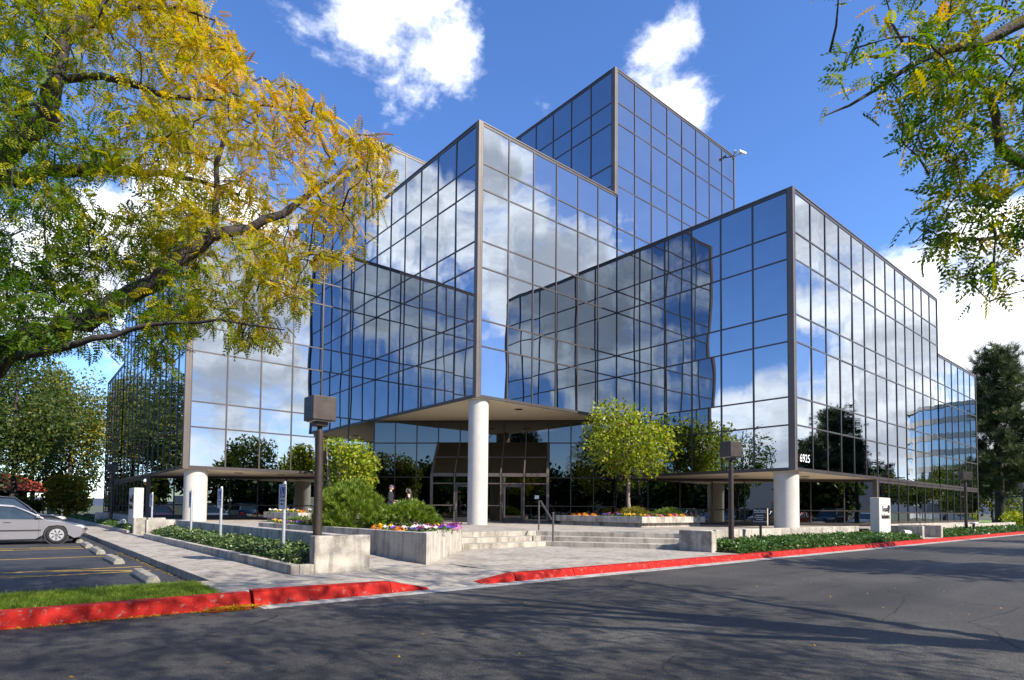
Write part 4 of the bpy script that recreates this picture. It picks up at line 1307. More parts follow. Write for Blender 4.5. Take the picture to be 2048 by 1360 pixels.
    for s in (-1, 1):
        mx0, mx1 = (A + D) / 2 - .1, (B + Cc) / 2 - .08
        for (xa, xb_, xc, xd) in ((A - .06, mx0 + .04, mx1 + .03, B - .04), (mx0 - .04, D + .05, Cc + .04, mx1 - .03)):
            v = [(xa, s * (wb0 - .005), zb_), (xb_, s * (wb0 - .005), zb_), (xc, s * (wt0 - .005), zt_ - .09), (xd, s * (wt0 - .005), zt_ - .09)]
            MB().add(v, [(0, 1, 2, 3) if s > 0 else (3, 2, 1, 0)]).build('side_window', gl, t)
        # trim, handles, mirror, lamps
        d = MB().box(wb + .45, wf - .45, s * hw - .012 if s < 0 else s * hw - .002, s * hw + .002 if s < 0 else s * hw + .012, .47, .52).build('rub_strip', 'plastic_dark', t)
        for hx in (.05, -1.0):
            MB().box(hx - .1, hx + .1, s * (hw - .02) - .02, s * (hw - .02) + .02, .76, .79).build('door_handle', 'plastic_dark', t)
        MB().box(A - .22, A - .10, s * (hw + .01) - .07, s * (hw + .01) + .07, q['belt'] - .01, q['belt'] + .12).build('wing_mirror', paint, t, bevel=.03)
        # panel gaps
        for gx in (wf - .52, (A + D) / 2 - .12, wb + .5):
            MB().box(gx - .006, gx + .006, s * (hw - .012) - .012, s * (hw - .012) + .0135, .26, q['belt'] - .06).build('door_gap', 'plastic_dark', t)
        zl0, zl1 = q['nose'] - .10, q['nose'] + .015
        gy = [.42, .56, .68, .76, .82, .845, .85]; gx = [0, 0, 0, 0, 0, -.10, -.27]
        hv = []
        for zz_, ins in ((zl0, .0), ((zl0 + zl1) / 2, .01), (zl1, .075)):
            hv += [(xf - .035 - ins - .17 * (a_ / hw) ** 2.6 + b_ + .012, s * (a_ + .012 + .016), zz_) for a_, b_ in zip(gy, gx)]
        ng = len(gy)
        hf = [(r_ * ng + c_, r_ * ng + c_ + 1, (r_ + 1) * ng + c_ + 1, (r_ + 1) * ng + c_) for r_ in range(2) for c_ in range(ng - 1)]
        MB().add(hv, hf if s > 0 else [tuple(reversed(f_)) for f_ in hf], True).build('headlight', 'head_lamp', t)
        MB().box(xf - .44, xf - .20, s * .79 - .06, s * .79 + .08, q['nose'] - .14, q['nose'] - .105).build('indicator', 'amber', t)
        MB().box(xb - .012, xb + .22, s * .70 - .14, s * .70 + .15, .66, .86).build('tail_light', 'tail_red', t, bevel=.02)
    MB().box(xf - .055, xf + .012, -.5, .5, .47, .55).build('grille', 'plastic_dark', t, bevel=.01)
    MB().box(xf - .08, xf + .006, -.55, .55, .27, .35).build('air_intake', 'plastic_dark', t, bevel=.01)
    MB().box(xb - .015, xb + .02, -.26, .26, .58, .72).build('number_plate', 'sign_white', t)
    MB().box(xb + .3, xf - .4, -hw + .14, hw - .14, .16, .30).build('underbody', 'plastic_dark', t)
    for cx in (wf, wb):
        for s in (-1, 1):
            yo = s * (hw - .10)
            well = MB().tube([(cx, s * .55, .325), (cx, s * (hw - .04), .325)], .375, 20).build('wheel_well', 'plastic_dark', t)
            wh = MB().tube([(cx, yo - s * .10, wr), (cx, yo - s * .085, wr), (cx, yo + s * .07, wr), (cx, yo + s * .09, wr)], [.27, wr, wr, .275], 28).build('wheel', 'rubber', t)
            MB().tube([(cx, yo + s * .05, wr), (cx, yo + s * .096, wr)], [.20, .215], 24).build('rim', 'alloy', wh)
            hub = MB()
            for k in range(7):
                a = 2 * PI * k / 7
                c_ = np.array([cx + .125 * math.cos(a), yo + s * .098, wr + .125 * math.sin(a)])
                hub.tube([c_ - np.array([math.cos(a), 0, math.sin(a)]) * .055, c_ + np.array([math.cos(a + .5), 0, math.sin(a + .5)]) * .05], [.012, .026], 5)
            hub.build('rim_slot', 'plastic_dark', wh)
            MB().tube([(cx, yo + s * .095, wr), (cx, yo + s * .112, wr)], .05, 12).build('hub_cap', 'chrome', wh)
    return t
CARS = {}
def park(kind, paint, x, y, rz, label, group='cars parked in the side lot'):
    k = (kind, paint)
    if k not in CARS: CARS[k] = make_car(kind, paint, label, group); o = CARS[k]
    else: o = copy_tree(CARS[k])
    tag(o, label, 'car', group)
    o.location = (x, y, 0); o.rotation_euler = (0, 0, rz)
    return o
park('sedan', 'paint_silver', -16.0 - 2.375 + .93, 4.76, 0, 'silver sedan parked nose to the walk at left edge')
park('suv', 'paint_black', -15.45 - 2.3, 8.3, 0, 'black car with amber lamp parked behind the silver sedan')
park('sedan', 'paint_white', -15.6 - 2.4, 15.5, 0, 'white car mostly hidden behind the black car')
park('sedan', 'paint_red', -18.3, 19.2, 0, 'dark red car far back in the side lot')
park('suv', 'paint_blue', -27.5, 10.5, PI, 'blue car in the far row of side lot, mirrored in glass')
park('van', 'paint_white', -27.5, 14.2, PI, 'white van in the far row of side lot, mirrored in glass')
park('sedan', 'paint_grey', -27.4, 18.0, PI, 'grey car in the far row of side lot, mirrored in glass')
lab2 = 'parked car across the road seen only as reflection in ground-floor glass'
for i, (kd, pt) in enumerate([('sedan', 'paint_grey'), ('van', 'paint_white'), ('sedan', 'paint_black'), ('suv', 'paint_blue'), ('sedan', 'paint_silver'), ('sedan', 'paint_red'), ('suv', 'paint_black'), ('sedan', 'paint_tan'), ('sedan', 'paint_white'), ('suv', 'paint_grey')]):
    park(kd, pt, -8 + 3.1 * i, -31.0, PI / 2, lab2, 'cars parked across the road')

# ------------------------------------------------------------------ background buildings
def house():
    x0, x1, y0, y1 = -34, -13.6, 52, 60
    t = thing('red_roofed_house', 'low house with red tile roof behind the parked cars', 'house', None, (x0, y0, 0))
    MB().box(x0, x1 - 2.4, y0 + 2.2, y1, 0, 2.9).build('wall', 'tan_wall', t)
    MB().box(x0 + .4, x1 - 2.8, y0 + 2.14, y0 + 2.2, .3, 2.6).build('porch_opening', 'dark_wall', t)
    rf = MB().add([(x0 - .6, y0 - .5, 2.75), (x1 + .4, y0 - .5, 2.75), (x1 + .4, y1 + .5, 2.75), (x0 - .6, y1 + .5, 2.75), (x0 + 2.5, (y0 + y1) / 2, 4.5), (x1 - 3.2, (y0 + y1) / 2, 4.5)], [(0, 1, 5, 4), (1, 2, 5), (2, 3, 4, 5), (3, 0, 4), (3, 2, 1, 0)]).build('roof', 'tile_roof', t)
    for k in range(30):
        s = k / 30
        MB().tube([(x0 - .4 + s * (x1 - x0 + .6), y0 - .48, 2.79), (x0 + 2.6 + s * (x1 - x0 - 5.9), (y0 + y1) / 2 - .1, 4.49)], .07, 5).build('roof_tile_course', 'tile_roof', rf)
    for xx in (x0 + .3, x0 + 4.5, x0 + 8.7, x0 + 12.9, x0 + 17.0, x1 - .5): MB().box(xx - .35, xx + .35, y0 + .05, y0 + .7, 0, 2.75).build('porch_pillar', 'stucco', t)
    MB().box(x0 - .5, x1 + .3, y0 - .42, y0 - .36, 2.55, 2.78).build('fascia', 'dark_wall', t)
house()
t = thing('block_building', 'long low grey block building seen in the right ground-floor glass', 'building', None, (40, -60, 0))
MB().box(12, 78, -70, -56, 0, 5.2).build('wall', 'grey_block', t)
MB().box(11.8, 78.2, -70.2, -55.8, 5.2, 5.6).build('roof', 'dark_wall', t)
for xx in (20, 34, 48, 62): MB().box(xx, xx + 1.6, -56.0, -55.9, .3, 2.8).build('door', 'dark_frame', t)
for xx in (24, 28, 38, 42, 52, 56): MB().box(xx, xx + 2.2, -56.0, -55.92, 1.2, 3.2).build('window', 'dim_glass', t)
t = thing('round_building', 'curved glass building with pale floor bands mirrored in the right facade', 'building', None, (170, -36.4, 0))
for k in range(7):
    MB().lathe([(14, k * 3.9), (14, k * 3.9 + 1.4)], (170, -36.4), 48).build('floor_band', 'stucco', t)
    MB().lathe([(13.7, k * 3.9 + 1.4), (13.7, k * 3.9 + 3.9)], (170, -36.4), 48, False).build('window_band', 'mirror_glass', t)
MB().lathe([(14.2, 27.3), (14.2, 28.2)], (170, -36.4), 48).build('roof', 'stucco', t)

# ------------------------------------------------------------------ people
def skin_body(name, joints, edges, mat, parent, sub=2):
    me = bpy.data.meshes.new(name)
    names = list(joints)
    me.from_pydata([joints[k][0] for k in names], [(names.index(a), names.index(b)) for a, b in edges], [])
    o = bpy.data.objects.new(name, me); COL.objects.link(o)
    sk = o.modifiers.new('skin', 'SKIN'); sk.use_smooth_shade = True
    for i, k in enumerate(names):
        r = joints[k][1]; r = r if hasattr(r, '__len__') else (r, r)
        me.skin_vertices[0].data[i].radius = r
        me.skin_vertices[0].data[i].use_root = (i == 0)
    s = o.modifiers.new('sub', 'SUBSURF'); s.levels = sub; s.render_levels = sub
    dg = bpy.context.evaluated_depsgraph_get()
    m2 = bpy.data.meshes.new_from_object(o.evaluated_get(dg))
    bpy.data.objects.remove(o)
    m2.name = name
    m2.materials.clear(); m2.materials.append(MATS[mat])
    m2.polygons.foreach_set('use_smooth', [True] * len(m2.polygons))
    o = bpy.data.objects.new(name, m2); COL.objects.link(o)
    if parent is not None: o.parent = parent
    return o

def person(label, loc, face_deg, H, cap, hair_long):
    t = thing('person', label, 'person', 'people talking by the entrance')
    k = H / 1.75
    P = lambda x, y, z: (x * k, y * k, z * k)        # faces +x
    sgn = (-1, 1)
    J = {'pelvis': (P(0, 0, .95), (.115 * k, .15 * k)), 'waist': (P(0, 0, 1.10), (.10 * k, .135 * k)), 'chest': (P(.01, 0, 1.30), (.115 * k, .165 * k)), 'collar': (P(0, 0, 1.44), (.075 * k, .10 * k)), 'neck': (P(.005, 0, 1.51), .052 * k), 'headb': (P(.02, 0, 1.575), .062 * k)}
    E_ = [('pelvis', 'waist'), ('waist', 'chest'), ('chest', 'collar'), ('collar', 'neck'), ('neck', 'headb')]
    for s in sgn:
        n = str(s)
        J['sh' + n] = (P(0, s * .18, 1.41), .062 * k); J['el' + n] = (P(-.03, s * .235, 1.13), .045 * k)
        J['wr' + n] = (P(.17, s * .16, .98 if s < 0 else 1.06), .030 * k); J['hand' + n] = (P(.25, s * .14, .99 if s < 0 else 1.08), (.022 * k, .040 * k))
        E_ += [('collar', 'sh' + n), ('sh' + n, 'el' + n), ('el' + n, 'wr' + n), ('wr' + n, 'hand' + n)]
        for f in range(4):
            a = (f - 1.5) * .020
            J['f%d' % f + n] = (P(.295, s * .14 + a, J['hand' + n][0][2] / k + .01), .0095); J['g%d' % f + n] = (P(.33 - .006 * abs(f - 1.2), s * .14 + a * 1.1, J['hand' + n][0][2] / k - .015), .0085)
            E_ += [('hand' + n, 'f%d' % f + n), ('f%d' % f + n, 'g%d' % f + n)]
        J['th' + n] = (P(.24, s * .14 - s * .05, J['hand' + n][0][2] / k + .012), .011); E_.append(('wr' + n, 'th' + n))
        J['hip' + n] = (P(0, s * .095, .90), .088 * k); J['kn' + n] = (P(.02, s * .10, .50), .058 * k); J['an' + n] = (P(-.02, s * .10, .09), .042 * k); J['toe' + n] = (P(.15, s * .12, .035), (.032 * k, .042 * k))
        E_ += [('pelvis', 'hip' + n), ('hip' + n, 'kn' + n), ('kn' + n, 'an' + n), ('an' + n, 'toe' + n)]
    body = skin_body('body', J, E_, 'skin', t)
    # clothing: the same joints, a little fuller
    def cloth(name, keys, grow_, mat):
        jj = {q: (J[q][0], tuple(np.array(J[q][1] if hasattr(J[q][1], '__len__') else (J[q][1],) * 2) + grow_)) for q in keys}
        ee = [e for e in E_ if e[0] in jj and e[1] in jj]
        return skin_body(name, jj, ee, mat, t)
    cloth('jacket', ['pelvis', 'waist', 'chest', 'collar'] + [q + s for s in ('-1', '1') for q in ('sh', 'el', 'wr')], .016, 'cloth_black' if cap else 'cloth_navy')
    cloth('trousers', ['pelvis'] + [q + s for s in ('-1', '1') for q in ('hip', 'kn', 'an')], .013, 'cloth_denim' if cap else 'cloth_black')
    for s in sgn:
        MB().tube([P(-.07, s * .10, .05), P(.05, s * .11, .045), P(.20, s * .125, .03)], [.045 * k, .05 * k, .036 * k], 10).build('shoe', 'cloth_black', t)
    # head with face
    bm = bmesh.new(); bmesh.ops.create_uvsphere(bm, u_segments=24, v_segments=18, radius=1)
    for v in bm.verts:
        x, y, z = v.co
        fx = .098 * x; fy = .076 * y; fz = .118 * z
        if z < -.2: fx *= 1 - .18 * (-z - .2); fy *= 1 - .38 * (-z - .2)
        if x > .82 and abs(y) < .28 and -.35 < z < .12: fx += .020 * (1 - abs(y) / .28) * (1 - abs(z + .14) / .26)
        if x > .6 and .02 < z < .26 and .22 < abs(y) < .52: fx -= .010
        if x > .75 and abs(y) < .35 and -.62 < z < -.48: fx += .005
        v.co = (fx * k, fy * k, fz * k)
    me = bpy.data.meshes.new('head'); bm.to_mesh(me); bm.free()
    me.materials.append(MATS['skin']); me.polygons.foreach_set('use_smooth', [True] * len(me.polygons))
    hd = bpy.data.objects.new('head', me); COL.objects.link(hd); hd.parent = t
    hc = np.array(P(.03, 0, 1.635))
    for s in sgn:
        for nm, c, r, mt in (('eye', (.086, s * .030, .012), .0105, 'letter_white'), ('pupil', (.0935, s * .030, .012), .0055, 'hair_dark'), ('ear', (0, s * .078, -.01), .020, 'skin')):
            b = MB(); prof = [(r * math.sin(a), r * math.cos(a)) for a in np.linspace(.05, PI - .05, 7)]
            b.lathe([(q, z * (1.4 if nm == 'ear' else 1)) for q, z in prof], (0, 0), 10)
            e = b.build(nm, mt, hd); e.location = np.array(c) * k
    MB().box(.088 * k, .096 * k, -.024 * k, .024 * k, -.068 * k, -.060 * k).build('mouth', 'tail_red', hd)
    prof = [(.104 * math.sin(a) * k, .126 * math.cos(a) * k) for a in np.linspace(.02, 1.75 if not cap else 1.45, 9)]
    if cap:
        c = MB().lathe(prof, (-.008 * k, 0), 20).build('cap', 'cap_plum', hd)
        MB().add([(.07 * k, -.07 * k, .035 * k), (.07 * k, .07 * k, .035 * k), (.175 * k, .045 * k, .018 * k), (.175 * k, -.045 * k, .018 * k), (.07 * k, -.07 * k, .045 * k), (.07 * k, .07 * k, .045 * k), (.175 * k, .045 * k, .026 * k), (.175 * k, -.045 * k, .026 * k)], [(3, 2, 1, 0), (4, 5, 6, 7), (0, 1, 5, 4), (1, 2, 6, 5), (2, 3, 7, 6), (3, 0, 4, 7)]).build('visor', 'cap_plum', c)
    else:
        h = MB().lathe(prof, (-.022 * k, 0), 20)
        h.tube([(-.045 * k, 0, .05 * k), (-.075 * k, 0, -.08 * k), (-.09 * k, 0, -.22 * k), (-.085 * k, 0, -.34 * k)], [.08 * k, .105 * k, .105 * k, .05 * k], 12)
        h.build('hair', 'hair_dark', hd)
        pp = MB().obox(np.array(P(.27, -.17, 1.00)), np.array([.02, .24, .0]), np.array([.10, 0, .16]), np.array([-.004, 0, .003])).build('paper', 'paper', t)
    hd.location = hc; t.location = loc
    t.rotation_euler.z = math.radians(face_deg)
    return t
person('person in a plum cap and dark jacket facing right behind the pine shrub', (-4.55, .10, PLZ), -38, 1.80, True, False)
person('person with long dark hair in navy top facing left near the entrance', (-3.95, -.42, PLZ), 150, 1.66, False, True)
# ------------------------------------------------------------------ near trees
OUT_LEFT = [(-900, -700), (300, -700), (400, -60), (440, 20), (470, 60), (490, 120), (520, 150), (580, 165), (640, 205), (690, 245), (760, 265), (800, 300), (790, 350), (770, 380), (785, 425), (740, 450), (735, 520), (690, 530), (630, 550), (615, 615), (590, 660), (550, 690), (480, 695), (420, 660), (375, 680), (345, 740), (300, 735), (240, 705), (190, 715), (120, 700), (60, 715), (-40, 720), (-300, 800), (-900, 700)]
HOLES_LEFT = [((225, 390), 45, 32), ((250, 385), 40, 28), ((500, 420), 18, 14), ((250, 60), 16, 12), ((280, 150), 14, 22), ((60, 470), 22, 18), ((210, 560), 14, 14), ((640, 480), 16, 20), ((560, 620), 26, 12), ((470, 545), 18, 14)]

def frond_tree(name, label, trunk_limbs, targets, droop, tint_fn, n_per, size, keep_fn, bark='bark_dark', spread=.30, loc=(0, 0, 0)):
    t = thing(name, label, 'tree', None, loc)
    tubes, dr = grow(trunk_limbs, targets, rad_tip=.007, step=.2, wander=.06, up=.06)
    # wood outside the allowed outline is trimmed
    keep = []
    for p, r in tubes:
        if r[0] > .04 or keep_fn(p[-1:])[0]: keep.append((p, r))
    wood('trunk', keep, bark, t)
    n = len(targets)
    P = np.repeat(targets, n_per, 0)
    D0 = np.repeat(dr / (np.linalg.norm(dr, axis=1, keepdims=True) + 1e-9), n_per, 0)
    P = P + rng.normal(size=P.shape) * np.array([spread, spread, spread * .75])
    D = D0 * .5 + unit(len(P)) * .75 + np.array([0, 0, -droop])
    ok = keep_fn(P)
    P, D = P[ok], D[ok]
    sc = size * rng.uniform(.65, 1.2, len(P))
    tint = np.clip(tint_fn(P) + rng.normal(size=len(P)) * .13, 0, 1)
    scatter('crown', *FROND, P, D, rng.normal(size=len(P)) * .7, sc, 'leaf_locust', t, tint)
    return t

def left_keep(P):
    s = proj(P)
    s = np.nan_to_num(s, nan=-9999)
    ok = in_poly(s, OUT_LEFT)
    for (c, rx, ry) in HOLES_LEFT:
        ok &= (((s[:, 0] - c[0]) / rx) ** 2 + ((s[:, 1] - c[1]) / ry) ** 2) > 1
    return ok

def left_tree():
    T = np.array([-19.2, -12.9])
    base = [np.array([T[0], T[1], .1]), np.array([T[0] + .05, T[1] - .02, 1.0]), np.array([T[0] + .1, T[1] + .02, 2.2]), np.array([T[0] + .2, T[1] + .05, 3.2])]
    fork = base[-1]
    A = lambda px, py, d: at_d(px, py, d)
    limbs = [(base, [.30, .25, .22, .20]),
             ([base[2], A(-120, 760, 7.1), A(0, 700, 7.0), A(150, 655, 6.9), A(330, 545, 6.9), A(430, 480, 7.0), A(560, 430, 7.2), A(680, 345, 7.5), A(760, 310, 7.7)], [.19, .165, .145, .12, .095, .07, .045, .024, .011]),
             ([base[2], A(-100, 800, 6.5), A(20, 722, 6.4), A(150, 690, 6.2), A(300, 650, 6.2), A(440, 640, 6.3), A(570, 660, 6.4)], [.10, .075, .055, .036, .022, .014, .007]),
             ([fork, A(-150, 420, 7.0), A(0, 300, 6.8), A(80, 235, 6.8), A(110, 160, 6.8), A(140, 70, 6.9), A(205, 0, 7.0), A(300, -120, 7.2)], [.19, .16, .13, .11, .09, .075, .06, .03]),
             ([fork, A(-120, 400, 7.6), A(0, 356, 7.6), A(120, 340, 7.6), A(240, 335, 7.7), A(360, 350, 7.9), A(480, 390, 8.0)], [.15, .12, .095, .08, .06, .035, .015]),
             ([A(430, 480, 7.0), A(430, 420, 7.0), A(435, 330, 7.1), A(450, 240, 7.2), A(455, 150, 7.3)], [.045, .038, .03, .022, .010]),
             ([A(110, 160, 6.8), A(200, 150, 6.9), A(330, 190, 7.1), A(470, 200, 7.4), A(600, 220, 7.6)], [.05, .042, .034, .022, .010]),
             ([A(140, 70, 6.9), A(250, 20, 7.1), A(360, 15, 7.3), A(430, 40, 7.4)], [.045, .034, .022, .010]),
             ([fork, A(-300, 100, 7.5), A(-200, -200, 7.5), A(0, -400, 7.6)], [.16, .11, .07, .03]),
             ([fork, fork + np.array([-1.2, .8, 1.5]), fork + np.array([-2.6, 1.6, 2.8])], [.14, .09, .04]),
             ([fork, fork + np.array([-.6, -1.2, 1.8]), fork + np.array([-1.2, -2.0, 3.2])], [.12, .08, .03])]
    tg = []
    r = np.random.default_rng(5)
    while len(tg) < 700:
        px, py = r.uniform(-130, 790), r.uniform(-120, 770)
        if not left_keep(np.array([at_d(px, py, 7.0)]))[0]: continue
        if px > 600 and py > 300 and r.random() < .2: continue
        if py < 400 and r.random() < .22: continue
        d = r.uniform(6.2, 8.8) + (px - 300) / 1100
        tg.append(at_d(px, py, d))
    for _ in range(150):                     # the side of the crown outside the picture
        a = unit(1, r)[0]; a[2] = abs(a[2]) * .9
        tg.append(np.array([T[0] - 1.5, T[1] + .3, 3.6]) + a * np.array([2.6, 3.2, 3.2]) * r.uniform(.5, 1) ** .5)
    tg = np.array(tg)
    def tint(P):
        s = np.nan_to_num(proj(P), nan=0)
        # leaves turn first at the outer, sunlit end of the branches
        g = .17 + .43 * np.clip((s[:, 0] - 60) / 520, 0, 1) + .22 * np.clip((520 - s[:, 1]) / 520, 0, 1) - .10 * np.clip((s[:, 1] - 450) / 250, 0, 1)
        return g
    frond_tree('locust_tree', 'honey locust turning gold, its branches filling the upper left', limbs, tg, .30, tint, 21, .165, left_keep, 'bark_dark', .15, (T[0], T[1], .1))
left_tree()

OUT_RIGHT = [(1640, -30), (1655, 15), (1690, 70), (1665, 110), (1640, 225), (1700, 240), (1790, 200), (1800, 215), (1790, 300), (1840, 320), (1850, 380), (1815, 445), (1820, 500), (1870, 520), (1890, 560), (1930, 610), (2000, 615), (2060, 580), (2400, 620), (2400, -30)]
def right_keep(P):
    s = proj(P)
    bad = np.isnan(s[:, 0])
    s = np.nan_to_num(s, nan=-9999)
    inframe = (s[:, 0] > -60) & (s[:, 0] < 2100) & (s[:, 1] > -40) & (s[:, 1] < 1400) & ~bad
    return ~inframe | in_poly(s, OUT_RIGHT)
def right_tree():
    T = np.array([-7.6, -25.9])
    base = [np.array([T[0], T[1], .1]), np.array([T[0], T[1], 1.6]), np.array([T[0] - .1, T[1] + .1, 3.0])]
    f = base[-1]
    A = at_d
    limbs = [(base, [.30, .25, .21]),
             ([f, A(2250, 420, 5.3), A(2060, 330, 5.2), A(2000, 290, 5.1), A(1985, 200, 5.1), A(1960, 170, 5.1)], [.14, .09, .05, .04, .03, .015]),
             ([f, A(2300, 200, 5.4), A(2080, 20, 5.0), A(1960, 90, 5.0), A(1860, 110, 5.0), A(1780, 160, 5.0), A(1700, 210, 5.0), A(1648, 232, 5.0)], [.14, .09, .055, .04, .026, .018, .011, .005]),
             ([A(2080, 20, 5.0), A(1950, 35, 4.9), A(1850, 75, 4.9), A(1760, 88, 4.9), A(1660, 104, 4.9)], [.04, .03, .02, .012, .005]),
             ([f, A(2350, 500, 5.6), A(2120, 480, 5.5), A(2020, 470, 5.4), A(1930, 480, 5.4), A(1860, 490, 5.4)], [.12, .07, .03, .022, .012, .006]),
             ([A(2000, 290, 5.1), A(1930, 300, 5.1), A(1850, 310, 5.1), A(1795, 308, 5.1)], [.02, .014, .009, .005]),
             ([f, np.array([T[0] - .4, T[1] + .3, 5.5]), np.array([T[0] - 1.0, T[1] + 1.2, 8.0]), np.array([T[0] - 1.5, T[1] + 2.2, 9.6])], [.18, .13, .08, .03]),
             ([f, np.array([T[0] + 1.2, T[1] + .8, 5.2]), np.array([T[0] + 2.6, T[1] + 1.6, 7.2])], [.15, .09, .03]),
             ([f, np.array([T[0] - 1.2, T[1] - .4, 5.4]), np.array([T[0] - 3.0, T[1] + .4, 8.0])], [.15, .09, .03])]
    r = np.random.default_rng(8)
    tg = []
    while len(tg) < 105:
        px, py = r.uniform(1650, 2110), r.uniform(-60, 610)
        d = r.uniform(4.5, 5.8)
        p = at_d(px, py, d)
        if not in_poly(np.array([[px, py]]), OUT_RIGHT)[0]: continue
        if px < 1790 and 120 < py and r.random() < .85: continue
        if 1640 < px < 1760 and py > 60 and r.random() < .8: continue
        tg.append(p)
    n2 = 0
    while n2 < 760:                          # the tall rest of the crown, above and beside the picture
        a = unit(1, r)[0]
        p = np.array([T[0] - 2.8, T[1] + 1.2, 6.9]) + a * np.array([5.6, 4.6, 3.4]) * r.uniform(.3, 1) ** .45
        s_ = np.nan_to_num(proj(p[None]), nan=9999)[0]
        if p[2] > 3.6 and not (-60 < s_[0] < 2075 and -25 < s_[1] < 1400): tg.append(p); n2 += 1
    tg = np.array(tg)
    def tint(P): return .20 + .30 * (rng.random(len(P)) < .24) + .05 * (P[:, 2] > 5)
    frond_tree('locust_tree', 'green locust branch hanging into the upper right corner', limbs, tg, .12, tint, 11, .185, right_keep, 'bark', .17, (T[0], T[1], .1))
right_tree()

# ------------------------------------------------------------------ whole trees
def ell_points(n, c, r, fill=.45, squash=True, seed=0, lumps=9):
    """points through a lumpy crown"""
    rr = np.random.default_rng(seed)
    L_ = unit(lumps, rr) * rr.uniform(.35, .72, (lumps, 1))
    k = rr.integers(0, lumps, n)
    p = L_[k] + unit(n, rr) * (rr.random((n, 1)) ** fill) * rr.uniform(.28, .48, (lumps, 1))[k]
    return np.array(c) + p * np.array(r)

def broad_tree(name, label, x, y, z0, h, r, mat='leaf_green', leaves=5000, size=.20, bark='bark_dark', group=None, seed=1, crown_z=.32, trunk_r=None, stems=1, n_t=70, lumps=11, tint_base=.45):
    t = thing(name, label, 'tree', group, (x, y, z0))
    rr = np.random.default_rng(seed)
    zc = z0 + h * (crown_z + (1 - crown_z) / 2)
    hz = h * (1 - crown_z) / 2
    tg = ell_points(n_t, (x, y, zc), (r, r, hz), seed=seed, lumps=lumps)
    tr = trunk_r or h * .022
    limbs = []
    for s in range(stems):
        dx, dy = (0, 0) if stems == 1 else (r * .35 * math.cos(2.4 * s + 1), r * .35 * math.sin(2.4 * s + 1))
        limbs.append(([(x + dx * .2, y + dy * .2, z0), (x + dx * .4, y + dy * .4, z0 + h * crown_z * .7), (x + dx * .8, y + dy * .8, z0 + h * (crown_z + .15)), (x + dx, y + dy, z0 + h * .82)], [tr, tr * .8, tr * .6, tr * .15]))
    tubes, _ = grow(limbs, tg, rad_tip=.012 if h > 6 else .007, step=h * .05, wander=.06 * h / 8, up=-.08)
    wood('trunk', tubes, bark, t, 10)
    P = ell_points(leaves, (x, y, zc), (r, r, hz), seed=seed, lumps=lumps)
    out = P - np.array([x, y, zc]); out /= np.linalg.norm(out, axis=1, keepdims=True) + 1e-6
    D = out * .55 + unit(len(P), rr) + np.array([0, 0, -.2])
    tint = np.clip(tint_base + rr.normal(size=len(P)) * .22, 0, 1)
    scatter('crown', *LEAF, P, D, rr.uniform(-PI, PI, len(P)), size * rr.uniform(.6, 1.3, len(P)), mat, t, tint)
    return t
broad_tree('golden_tree', 'small round golden green tree in the square planter before right wing', 7.55, -3.35, 1.05, 6.45, 2.55, 'leaf_yellowgreen', 6600, .19, 'bark_pale', seed=21, crown_z=.27, trunk_r=.11, n_t=140, lumps=24, tint_base=.62)
broad_tree('multi_stem_tree', 'multi-stemmed yellow green tree behind the pine shrub', -3.6, 7.6, 1.05, 4.5, 2.45, 'leaf_yellowgreen', 5200, .19, 'bark_pale', seed=33, crown_z=.12, trunk_r=.07, stems=5, n_t=120, lumps=13, tint_base=.58)

def pine(name, label, x, y, z0, h, r, group=None, seed=2, tufts=5200, mat='needle_pine', size=.55, bare=.12):
    t = thing(name, label, 'pine tree', group, (x, y, z0))
    rr = np.random.default_rng(seed)
    b = MB()
    b.tube([(x, y, z0), (x + .1, y, z0 + h * .3), (x, y + .1, z0 + h * .7), (x, y, z0 + h)], [h * .026, h * .021, h * .012, .02], 10)
    pts, dirs = [], []
    nb = 78
    for i in range(nb):
        f = bare + (1 - bare) * (i / nb) ** .9
        z = z0 + h * f
        ln = r * (1 - f) ** .62 * rr.uniform(.65, 1.1) + .25
        a = i * 2.4 + rr.normal() * .3
        d = np.array([math.cos(a), math.sin(a), rr.uniform(-.05, .30)])
        p0 = np.array([x, y, z]); p1 = p0 + d * ln * .55; p2 = p0 + d * ln + np.array([0, 0, ln * .10])
        b.tube([p0, p1, p2], [.05 * (1.2 - f), .03, .012], 5, caps=False)
        m_ = int(tufts / nb * (.25 + 1.5 * (1 - f) ** .7))
        s = rr.uniform(.25, 1.0, (m_, 1))
        q = p0 + (p2 - p0) * s + rr.normal(size=(m_, 3)) * np.array([.30, .30, .20]) * (r / 4)
        pts.append(q); dirs.append(np.tile(d * .8 + np.array([0, 0, .45]), (m_, 1)) + rr.normal(size=(m_, 3)) * .5)
    b.build('trunk', 'bark_dark', t)
    P, D = np.vstack(pts), np.vstack(dirs)
    scatter('crown', *TUFT, P, D, rr.uniform(-PI, PI, len(P)), size * rr.uniform(.6, 1.2, len(P)), mat, t, np.clip(.45 + rr.normal(size=len(P)) * .25, 0, 1))
    return t
pine('pine_tree', 'tall dark pine at right end of the building', 57, -9.6, .2, 17.5, 5.4, 'tall pines', 4, 6500, size=.75, bare=.13)
pine('pine_tree', 'dark pine across the road mirrored in the right wing', 61.5, -28.4, 0, 14, 6.2, 'tall pines', 5, 6200, size=.8, bare=.05)
pine('pine_tree', 'shorter pine across the road mirrored behind the street number', 54.0, -29.0, 0, 9.5, 4.6, 'tall pines', 9, 3600, size=.75, bare=.04)
pine('pine_tree', 'pine behind the road mirrored beside the entrance', -32, -30, 0, 14, 4.2, 'tall pines', 6, 3000, size=.8)

